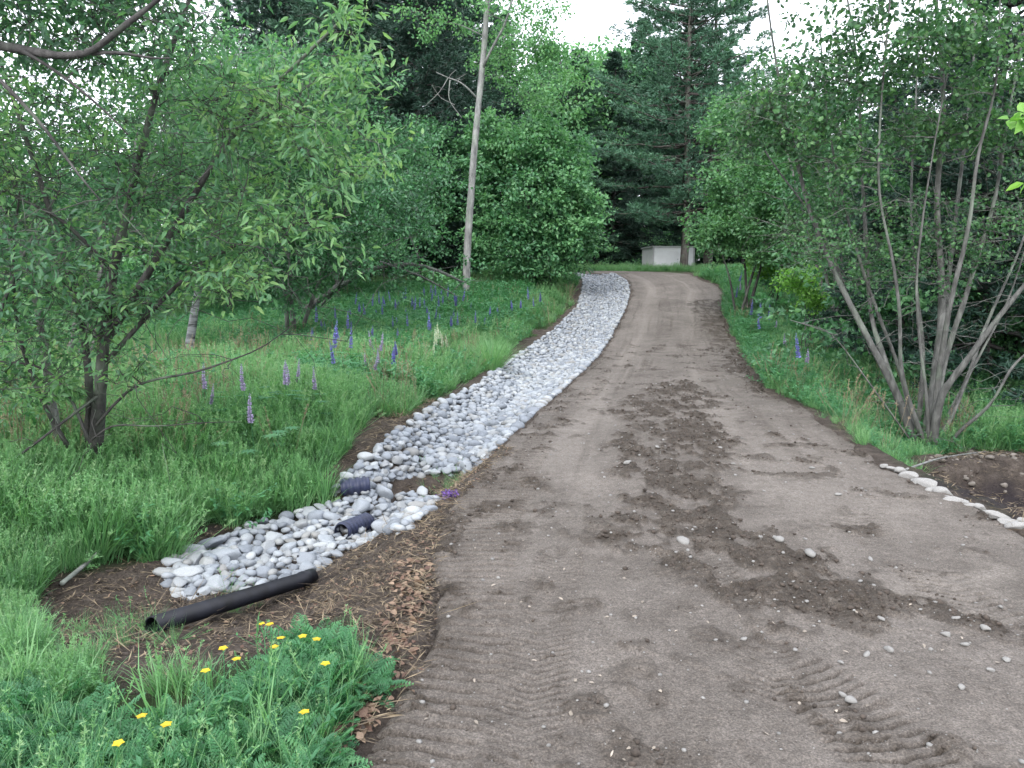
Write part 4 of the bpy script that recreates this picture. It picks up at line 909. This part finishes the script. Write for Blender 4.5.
def scatter(name, templates, mat, pts, scl, label, tilt=.15, idx=None):
    col = bpy.data.collections.new(name+'_kinds'); 
    for i, a in enumerate(templates):
        o = bpy.data.objects.new(f'{name}_kind', a.mesh(name, mat, False)); o.name = f'{name}_k{i:02d}'; col.objects.link(o)
    n = len(pts); me = bpy.data.meshes.new(name); me.vertices.add(n); me.vertices.foreach_set('co', np.asarray(pts, np.float32).ravel())
    rot = np.stack([gr.normal(size=n)*tilt, gr.normal(size=n)*tilt, gr.uniform(0, 6.28, n)], 1)
    v = me.attributes.new('rot', 'FLOAT_VECTOR', 'POINT'); v.data.foreach_set('vector', rot.astype(np.float32).ravel()); attr(me, 'scl', scl)
    v = me.attributes.new('kidx', 'INT', 'POINT'); v.data.foreach_set('value', (gr.integers(0, len(templates), n) if idx is None else idx).astype(np.int32))
    o = bpy.data.objects.new(name, me); COL.objects.link(o)
    g = bpy.data.node_groups.new(name, 'GeometryNodeTree'); g.interface.new_socket('Geometry', in_out='INPUT', socket_type='NodeSocketGeometry'); g.interface.new_socket('Geometry', in_out='OUTPUT', socket_type='NodeSocketGeometry')
    gi, go_ = g.nodes.new('NodeGroupInput'), g.nodes.new('NodeGroupOutput'); ip = g.nodes.new('GeometryNodeInstanceOnPoints'); ci = g.nodes.new('GeometryNodeCollectionInfo')
    ci.inputs[0].default_value = col; ci.inputs[1].default_value = True; ci.inputs[2].default_value = True; ip.inputs['Pick Instance'].default_value = True
    def na(nm, ty):
        q = g.nodes.new('GeometryNodeInputNamedAttribute'); q.data_type = ty; q.inputs[0].default_value = nm; return q.outputs[0]
    g.links.new(gi.outputs[0], ip.inputs['Points']); g.links.new(ci.outputs[0], ip.inputs['Instance']); g.links.new(na('kidx', 'INT'), ip.inputs['Instance Index'])
    e2r = g.nodes.new('FunctionNodeEulerToRotation'); g.links.new(na('rot', 'FLOAT_VECTOR'), e2r.inputs[0]); g.links.new(e2r.outputs[0], ip.inputs['Rotation'])
    g.links.new(na('scl', 'FLOAT'), ip.inputs['Scale']); g.links.new(ip.outputs[0], go_.inputs[0])
    md = o.modifiers.new('scatter', 'NODES'); md.node_group = g; me.materials.append(mat)
    return tag(o, label, None, kind='stuff')
def sowing(n, fx, fy):
    """uniform over the picture's ground: more plants per metre close by"""
    y = fy[0]*(fy[1]/fy[0])**gr.uniform(0, 1, n)**.8; x = gr.uniform(0, 1, n); lo, hi = fx(y); return lo+(hi-lo)*x, y
def bare_ground(x, y):
    tL = xL(y)-x; tR = x-xR(y); n = fbm(x*3, y*3, 77, 3)-.5
    on = (tL < .16+n*.5) & (tR < .12+n*.4) & (y < 38.5)
    on |= (y > 4.2) & (y < 12) & (tL > 0) & (x > np.interp(y, UPR[:, 1], UPR[:, 0])-.15) & (y < UPR[-1, 1]+.3)
    on |= (y > 36.5) & (y < 46) & (x < xR(36.5)+.5) & (y < 43.5+.03*x) & (y > 38.)
    s = (blurpoly(x, y, PIT, .1)+n*.6 > .35) | (blurpoly(x, y, MOUND, .1, 3) > .4) | in_up(x, y, bank_pad(x, y)) | (blurpoly(x, y, PILE, .05) > .3)
    return on | s
def sow(n, fx, fy, keep=1., seed=0):
    x, y = sowing(n, fx, fy); m = ~bare_ground(x, y)
    if keep < 1: m &= fbm(x*.8, y*.8, 90+seed, 3) > (1-keep)
    x, y = x[m], y[m]; return np.stack([x, y, land(x, y)-.01], 1)
A_ = [tuft(42, .16, .38, .07, .006, .45) for _ in range(3)]+[tuft(34, .2, .45, .06, .007, .7) for _ in range(3)]+[tuft(26, .16, .34, .07, .005, .5, 7) for _ in range(3)]+[tuft(14, .15, .3, .06, .006, .5, 0, 7) for _ in range(3)]
lfx = lambda y: (np.maximum(-.86*y-1, -22), np.minimum(xS(y)*np.where(y > YS0-.2, 1, 0)+np.where(y > YS0-.2, 0, 1)*xL(y), xL(y)))
p1 = sow(24000, lfx, (2.9, 42))
thin = (p1[:, 1] > 5.2) | ((p1[:, 0] < -1.2-.9*np.clip(p1[:, 1]-2.9, 0, 2)))
p1 = p1[thin]
hs = (.65+1.1*fbm(p1[:, 0]*.9, p1[:, 1]*.9, 70, 3)+.012*p1[:, 1])*np.where(p1[:, 1] < 5.4, .5, 1)
edge_d = np.clip((xS(p1[:, 1])-p1[:, 0])/1.1, 0, 1)*(p1[:, 1] > YS0)+(p1[:, 1] <= YS0); hs *= .45+.55*edge_d
scatter('meadow_grass', A_, GRASS, p1, hs, 'lush tall meadow grass left of the stone-filled ditch')
p2 = sow(7000, lambda y: (xR(y)+.02, xR(y)+np.where(y < 9, 3.5, 5)), (7.6, 37), 1.)
xg = gr.uniform(3.9, 10, 2600); yg = gr.uniform(.8, 8, 2600); mg = ~bare_ground(xg, yg) & (xg > xR(yg)+.5) & ((yg < 5) | (xg > 6.6)); p2b = np.stack([xg[mg], yg[mg], land(xg[mg], yg[mg])], 1)
p2 = np.concatenate([p2, p2b])
scatter('verge_grass', A_, GRASS, p2, (.9*np.clip((p2[:, 0]-xR(p2[:, 1]))/.8, .4, 1)+.012*p2[:, 1]+.4*gr.uniform(0, 1, len(p2)))*(1-.6*np.exp(-((p2[:, 0]-4.9)/1.5)**4-((p2[:, 1]-9.2)/1.6)**4)), 'tall grass and herbs along the right verge')
x = gr.uniform(-9, 17, 3800); y = gr.uniform(43.2, 53, 3800); m = ~bare_ground(x, y)&((y > 46) | (x > 4.5) | (y > 43.7)); x, y = x[m], y[m]
scatter('roadside_grass', A_, GRASS, np.stack([x, y, land(x, y)], 1), gr.uniform(.8, 1.4, len(x)), 'tall grass beyond the bend in front of the shed')
DT = [tuft(5, .3, .6, .08, .004, .5, 5) for _ in range(3)]
p6 = np.concatenate([sow(2600, lfx, (5, 36), .5, 8), sow(300, lambda y: (xR(y)+.1, xR(y)+3), (8, 30), .5, 9)]); p6 = p6[(p6[:, 1] > 5.5)]
scatter('dry_stalks', DT, DRY, p6, gr.uniform(.6, 1.1, len(p6)), 'pale dry stalks and seed heads standing in the grass')
# herbs with broad leaves
def herb():
    a = Acc()
    for k in range(6):
        q = wig([gr.normal()*.05, gr.normal()*.05, 0], [gr.normal()*.16, gr.normal()*.16, gr.uniform(.25, .5)], 6, .08); tube(a, q, np.full(6, .002), 3, a=.4); m = 22; s = gr.uniform(.15, 1, m)
        Bs = np.stack([np.interp(s, np.linspace(0, 1, 6), q[:, i]) for i in range(3)], 1)
        leaves(a, Bs, gr.normal(size=(m, 3))*[1, 1, .3]+[0, 0, .25], gr.normal(size=(m, 3))*.3+[0, 0, 1], gr.uniform(.04, .085, m), gr.uniform(.018, .034, m), gr.uniform(.25, .85, m), 'l')
    return a
HB = [herb() for _ in range(5)]
p3 = np.concatenate([sow(3800, lfx, (5.5, 40), .45, 1), sow(3000, lambda y: (xR(y)+.1, xR(y)+4.), (8, 36), .7, 2), sow(2600, lambda y: (y*0-9, xS(y)-1.5), (15, 29), .8, 5), sow(700, lambda y: (xR(y)+.5, xR(y)+9), (8.5, 16), .7, 3)])
scatter('herbs', HB, FORB, p3, (.85+.02*p3[:, 1])*np.where(p3[:, 0] > xR(p3[:, 1]), .5+.6*fbm(p3[:, 0]*1.3, p3[:, 1]*1.3, 44, 3), 1)*(1-.6*np.exp(-((p3[:, 0]-4.9)/1.5)**4-((p3[:, 1]-9.2)/1.6)**4)), 'broad-leaved herbs mixed through the grass')
# foreground tangle
def fern_tuft():
    a = Acc()
    for k in range(7):
        an = gr.uniform(0, 6.28); pinnate(a, np.array([0, 0, .0]), [math.cos(an), math.sin(an), gr.uniform(.6, 1.8)], gr.uniform(.16, .28), 11, .045, .011, gr.uniform(.3, .75))
    return a
FT = [fern_tuft() for _ in range(5)]
FG = wpoly([(-160, 640), (0, 680), (60, 722), (130, 740), (200, 722), (250, 690), (300, 650), (345, 648), (375, 690), (335, 745), (320, 900), (-300, 900)])
def fgp(n, inset=0):
    lo, hi = FG.min(0), FG.max(0); x = gr.uniform(lo[0], hi[0], n); y = gr.uniform(lo[1], hi[1], n)**1.; m = inpoly(x, y, FG); x, y = x[m], y[m]; return np.stack([x, y, land(x, y)-.01], 1)
p4 = fgp(1500); scatter('feathery_weeds', FT, FORB, p4, gr.uniform(.5, 1.0, len(p4)), 'feathery-leaved weeds filling the near left corner', .25)
AF = [tuft(30, .14, .34, .05, .0035, .5) for _ in range(3)]+[tuft(20, .16, .36, .05, .004, .8, 2) for _ in range(3)]
p5 = fgp(750); scatter('corner_grass', AF, GRASS, p5, gr.uniform(.35, .85, len(p5)), 'thin grass blades among the feathery weeds in the near corner')
# scrappy sprouts in the bare soil
xx = gr.uniform(-4.2, -.5, 900); yy_ = gr.uniform(3, 8.2, 900); m = (blurpoly(xx, yy_, PIT, .1) > .3)&(blurpoly(xx, yy_, PILE, .05) < .2)&(fbm(xx*1.6, yy_*1.6, 99, 3) > .60); xx, yy_ = xx[m], yy_[m]
scatter('sprouts', AF, GRASS, np.stack([xx, yy_, land(xx, yy_)], 1), gr.uniform(.25, .6, len(xx)), 'scattered grass sprouts in the bare soil of the pit', .5)
# rush tussock
a = tuft(420, .5, .85, .16, .006, .75); o = a.obj('rush_tussock', GRASS, smooth=False); p = hland(492, 370); o.location = p; o.scale = (1.2, 1.2, 1.); tag(o, 'dark spiky rush tussock beside the stone-filled ditch', 'tussock')
# tall stalks in the near corner
def stalk(px, py, h, label):
    p = hland(px, py); a = Acc(); leaves(a, np.zeros((9, 3)), gr.normal(size=(9, 3))*.3+[0, 0, 1], gr.normal(size=(9, 3))+[0, 0, .4], gr.uniform(.2, .38, 9), np.full(9, .007), gr.uniform(.3, .7, 9), 'b')
    tube(a, wig([0, 0, 0], [.02, 0, h], 7, .03), np.linspace(.0026, .0015, 7), 4, a=.5); m = 26; s = gr.uniform(.74, 1, m)
    leaves(a, np.stack([s*.02, s*0, s*h], 1), gr.normal(size=(m, 3))*.5+[0, 0, 1], gr.normal(size=(m, 3)), np.full(m, .02), np.full(m, .006), gr.uniform(.5, .8, m), 'd')
    o = a.obj('grass_stalk', GRASS, smooth=False); o.location = p; tag(o, label, 'grass stalk')
stalk(258, 735, .46, 'tall upright grass stalk rising in front of the black pipe'); stalk(270, 742, .38, 'shorter grass stalk just right of the tallest stalk by the pipe'); stalk(158, 735, .30, 'thin lone grass stalk in front of the left end of the pipe'); stalk(22, 700, .36, 'drooping grass stalk at the left frame edge')

# litter
a = Acc(); def_n = 0
def lit(acc, n, Pn, L0, L1, w, kind='d', zup=.012):
    lo, hi = Pn.min(0), Pn.max(0); x = gr.uniform(lo[0], hi[0], n*3); y = gr.uniform(lo[1], hi[1], n*3); m = inpoly(x, y, Pn)&(blurpoly(x, y, PILE, .03) < .5); x, y = x[m][:n], y[m][:n]; k = len(x)
    B = np.stack([x, y, surf(x, y)+gr.uniform(.002, zup, k)], 1); an = gr.uniform(0, 6.28, k)
    leaves(acc, B, np.stack([np.cos(an), np.sin(an), gr.normal(size=k)*.25+.1], 1), gr.normal(size=(k, 3))*.45+[0, 0, 1], gr.uniform(L0, L1, k), w*gr.uniform(.6, 1.3, k), gr.uniform(0, 1, k), kind)
SLOPE = wpoly([(395, 485), (500, 445), (515, 452), (470, 490), (440, 540), (432, 620), (415, 690), (360, 750), (330, 740), (370, 660), (350, 600), (300, 610), (330, 560), (400, 540), (437, 505)], onP)
lit(a, 5200, PIT, .015, .08, .006); lit(a, 2400, SLOPE, .02, .12, .005, zup=.04); lit(a, 700, PIT, .1, .3, .004, zup=.04); LB = wpoly([(345, 478), (380, 448), (410, 425), (440, 405), (425, 395), (385, 415), (345, 450), (325, 480)]); lit(a, 900, LB, .04, .2, .007, zup=.05); lit(a, 2600, MOUND, .03, .14, .007, zup=.05)
tag(a.obj('straw', DRY, smooth=False), 'dry straw and broken twigs littering the bare soil', 'straw', kind='stuff')
a = Acc(); RP = wpoly([(395, 560), (425, 560), (428, 620), (405, 670), (365, 740), (325, 768), (335, 720), (375, 670), (390, 620)], onP)
lit(a, 300, RP, .025, .06, .028, 'l', .03); lit(a, 330, SLOPE, .02, .045, .02, 'l', .02); lit(a, 350, PIT, .02, .045, .018, 'l', .02)
tag(a.obj('dead_leaves', RED, smooth=False), 'reddish-brown dead leaves along the left edge of the driveway', 'leaves', kind='stuff')
a = Acc(); WR = wpoly([(420, 520), (760, 600), (1000, 620), (1010, 700), (700, 768), (400, 768)], onP)
lit(a, 100, WR, .01, .035, .013, 'l', .006); tag(a.obj('wood_chips', plain('pale_chip', (.26, .225, .185), .8, .5), smooth=False), 'pale wood chips sprinkled on the near driveway', 'chips', kind='stuff')

# ------------------------------------------------------------------ flowers
def flat(name, c, tr=.3): return leafmat(name, [(.1, tuple(v*.6 for v in c)), (.5, c), (.9, tuple(min(1, v*1.5) for v in c))], tr, .6, 4., .2)
VIO, LIL, WHT, YEL = flat('violet_petal', (.25, .24, .62)), flat('lilac_petal', (.46, .38, .62)), flat('white_petal', (.62, .66, .58)), flat('yellow_petal', (.62, .46, .02))
STEM = FORB
def lupine(mat, h, spikes=1):
    e = empty('lupine'); w_ = Acc(); f = Acc(); l = Acc()
    for s in range(spikes):
        top = np.array([gr.normal()*.03, gr.normal()*.03, h*gr.uniform(.8, 1.05)]); q = wig([gr.normal()*.03, gr.normal()*.03, 0], top, 6, .012); tube(w_, q, np.linspace(.005, .003, 6), 4, a=.4)
        m = 150; t_ = gr.uniform(.62, 1, m); B = np.stack([np.interp(t_, np.linspace(0, 1, 6), q[:, i]) for i in range(3)], 1); an = gr.uniform(0, 6.28, m); rr = .025*(1.12-((t_-.62)/.38)**1.4)
        D = np.stack([np.cos(an), np.sin(an), np.full(m, .5)], 1); leaves(f, B, D, gr.normal(size=(m, 3))*.4+[0, 0, 1], rr*1.25+.004, rr*.9+.004, np.clip(gr.normal(.5, .2, m)+(t_-.8), 0, 1), 'd')
    for k in range(9):
        q = wig([0, 0, .02], [gr.normal()*.16, gr.normal()*.16, h*gr.uniform(.25, .62)], 4, .1); tube(w_, q, np.full(4, .002), 3, a=.4); m = 9; an = np.arange(m)*2*np.pi/m
        leaves(l, np.repeat(q[-1:], m, 0), np.stack([np.cos(an), np.sin(an), np.full(m, .2)], 1), np.repeat([[0, 0, 1.]], m, 0), np.full(m, .09), np.full(m, .024), np.full(m, gr.uniform(.2, .7)), 'l')
    w_.obj('stem', STEM, e, False); f.obj('flower_spike', mat, e, False); l.obj('foliage', FORB, e, False); return e
GP = {'v': ('violet-blue lupine spike in the lupine patch below the dead tree', 'violet lupines in the left meadow'), 'l': ('pale lilac lupine spike in the open grass of the left meadow', 'lilac lupines in the left meadow'),
      'w': ('creamy white lupine spike in the small white clump left of the rush tussock', 'white lupines by the rush tussock'), 'r': ('pale violet lupine in the grassy verge right of the driveway', 'lupines in the right verge')}
PR = {'v': [lupine(VIO, .95, 1), lupine(VIO, .8, 2)], 'l': [lupine(LIL, .85, 1)], 'w': [lupine(WHT, .8, 1)], 'r': [lupine(VIO, .85, 1), lupine(LIL, .8, 1)]}
used = set()
def put_lup(key, px, py):
    """px, py: the spike; the plant stands on the ground below it"""
    pr = PR[key][gr.integers(len(PR[key]))]; o = pr if pr.name not in used else copy_tree(pr); used.add(pr.name)
    d = ray(px, py); s = np.geomspace(4, 60, 1500); k = np.argmax(CAM_H+d[2]*s < land(d[0]*s, d[1]*s)+.72); X, Y = d[0]*s[k], d[1]*s[k]
    o.location = (X, Y, zl(X, Y)); o.rotation_euler = (gr.normal()*.06, gr.normal()*.06, gr.uniform(0, 6)); sc = gr.uniform(.7, 1.05)*{'r': 1.35, 'v': 1.15, 'l': 1.0, 'w': 1.15}[key]; o.scale = (sc*1.15, sc*1.15, sc); tag(o, GP[key][0], 'lupine', GP[key][1])
for px, py in [(345, 325), (350, 318), (341, 330), (347, 340), (333, 345), (338, 350), (316, 322), (321, 318), (363, 310), (366, 305), (420, 302), (424, 300), (428, 306), (432, 298), (438, 303), (443, 297), (436, 312), (412, 300), (416, 308), (405, 305), (398, 312), (391, 318), (385, 310), (378, 306), (397, 325), (395, 340), (393, 346), (387, 300), (426, 326), (430, 320), (452, 310), (455, 300), (457, 296), (447, 293), (440, 290), (425, 290), (370, 325), (356, 300), (409, 318), (375, 335), (402, 296), (462, 318), (476, 316), (335, 312), (352, 308), (359, 306), (373, 303), (382, 300), (390, 297), (394, 303), (400, 300), (408, 297), (418, 295), (431, 289), (436, 294), (449, 287), (461, 300), (470, 300), (482, 312), (490, 308), (498, 305), (310, 326), (327, 318), (450, 318), (440, 310), (512, 303), (520, 300), (527, 298), (535, 300), (540, 296)]: put_lup('v', px, py)
for px, py in [(287, 362), (283, 366), (296, 362), (205, 368), (208, 373), (371, 335), (374, 340), (366, 345), (252, 405), (312, 368), (248, 372), (368, 352), (380, 345)]: put_lup('l', px, py)
for px, py in [(435, 335), (438, 330), (441, 332), (445, 328), (449, 333), (431, 338)]: put_lup('w', px, py)
for px, py in [(736, 280), (741, 286), (752, 315), (758, 318), (769, 320), (774, 318), (788, 335), (803, 352), (806, 350), (761, 325), (735, 295), (746, 300), (768, 275), (765, 278)]: put_lup('r', px, py)
def buttercup(h):
    e = empty('buttercup'); w_ = Acc(); f = Acc(); top = np.array([.02, 0, h]); q = wig([0, 0, 0], top, 6, .06); tube(w_, q, np.linspace(.0018, .0011, 6), 4, a=.5)
    for k in range(2):
        q2 = wig(q[3], q[3]+[gr.normal()*.04, gr.normal()*.04, .07], 3, .1); tube(w_, q2, np.full(3, .001), 3, a=.5); leaves(w_, q2[-1:]+gr.normal(size=(3, 3))*.002, gr.normal(size=(3, 3))*.3+[0, 0, 1], gr.normal(size=(3, 3)), np.full(3, .012), np.full(3, .007), np.full(3, .8), 'd')
    leaves(w_, np.repeat(q[2:3], 5, 0), gr.normal(size=(5, 3)), np.repeat([[0, 0, 1.]], 5, 0), np.full(5, .045), np.full(5, .012), np.full(5, .5), 'l'); w_.obj('stem', STEM, e, False)
    an = np.arange(5)*2*np.pi/5
    for z, k in ((0, 1.), (.001, .8)): leaves(f, np.repeat(top[None]+[0, 0, z], 5, 0), np.stack([np.cos(an+z*300), np.sin(an+z*300), np.full(5, .55)], 1), np.repeat([[0, 0, 1.]], 5, 0), np.full(5, .0145*k), np.full(5, .015*k), np.full(5, .5), 'l')
    f.obj('flower', YEL, e, False); return e
bc = buttercup(.30); first = True
where = ['lowest left of the buttercups, small and half closed', 'wide-open buttercup, left of a close pair in the near corner', 'open buttercup, right of a close pair in the near corner', 'single large buttercup between the pair and the pipe', 'buttercup just left of the tall stalk', 'small buttercup right beside the tall stalk', 'upper left buttercup of the cluster below the pipe end', 'topmost small buttercup just below the pipe end', 'left bloom of the three in a row below the pipe', 'middle bloom of the three in a row below the pipe', 'right bloom of the three in a row below the pipe', 'edge-on buttercup at the right end of the row below the pipe', 'buttercup above the driveway edge on the right of the weeds', 'lowest right buttercup among the weeds by the driveway']
for (px, py), lb in zip([(114, 741), (141, 717), (160, 729), (200, 676), (220, 651), (243, 658), (269, 625), (279, 622), (275, 644), (287, 643), (299, 638), (310, 644), (327, 667), (311, 712)], where):
    o = bc if first else copy_tree(bc); first = False; d = ray(px, py); s = np.geomspace(1, 10, 1500); k = np.argmax(CAM_H+d[2]*s < land(d[0]*s, d[1]*s)+.30); X, Y = d[0]*s[k], d[1]*s[k]
    o.scale = (1.35, 1.35, 1.); o.location = (X, Y, zl(X, Y)); o.rotation_euler = (gr.uniform(.0, .12), gr.normal()*.04, gr.uniform(0, 6)); tag(o, 'yellow '+lb, 'buttercup', 'buttercups in the near left corner')
# a dropped purple lupine head on the slope
a = Acc(); m = 160; B = gr.normal(size=(m, 3))*[.03, .018, .014]+[0, 0, .02]; leaves(a, B, gr.normal(size=(m, 3)), gr.normal(size=(m, 3)), np.full(m, .022), np.full(m, .016), gr.uniform(0, 1, m), 'd')
o = a.obj('dropped_blossom', flat('purple_petal', (.14, .07, .30))); o.location = hland(449, 497); tag(o, 'small purple blossom lying on the soil right of the stones', 'blossom')

# spoil on the bank at the right: stones and lumps of earth
a = Acc(); lo, hi = MOUND.min(0), MOUND.max(0); k = 0
while k < 420:
    x, y = gr.uniform(lo[0], hi[0]), gr.uniform(7.6, hi[1]+.3)
    if not inpoly(np.array(x), np.array(y), MOUND): continue
    r = .01+.04*gr.uniform()**3; a.add(rock(I1, gr, r*1.2, r, r*.8, .3, 1.)+[x, y, zl(x, y)+r*.3], I1[1], a=gr.uniform()); k += 1
tag(a.obj('rubble', plain('earthy_stone', (.13, .115, .1), .9, .5, 15)), 'earthy stones and lumps on the bank at the right edge', 'rubble', kind='stuff')
# ------------------------------------------------------------------ say which is which
ordinal('dark conifers behind the bend', '{} from the left of the dark conifers standing behind the bend')
ordinal('tall dark conifers behind the left meadow', '{} from the left of the tall dark conifers rising behind the left meadow')
ordinal('dark spruces behind the alder', '{} from the left of the dark low-boughed spruces behind the alder')
ordinal('broadleaf trees behind the right verge', '{} from the left of the broadleaf woodland trees behind the right verge')
ordinal('broadleaf trees beyond the left meadow', '{} from the left of the broadleaf woodland trees beyond the left meadow')
ordinal('thin-crowned trees against the sky', '{} from the left of the thin-crowned trees between maple and big pine')
ordinal('lilac lupines in the left meadow', 'pale lilac lupine, {} from the left among those in the open meadow grass')
ordinal('white lupines by the rush tussock', 'creamy white lupine, {} from the left in the small white clump')
ordinal('lupines in the right verge', 'pale violet lupine, {} from the left in the grassy right verge')
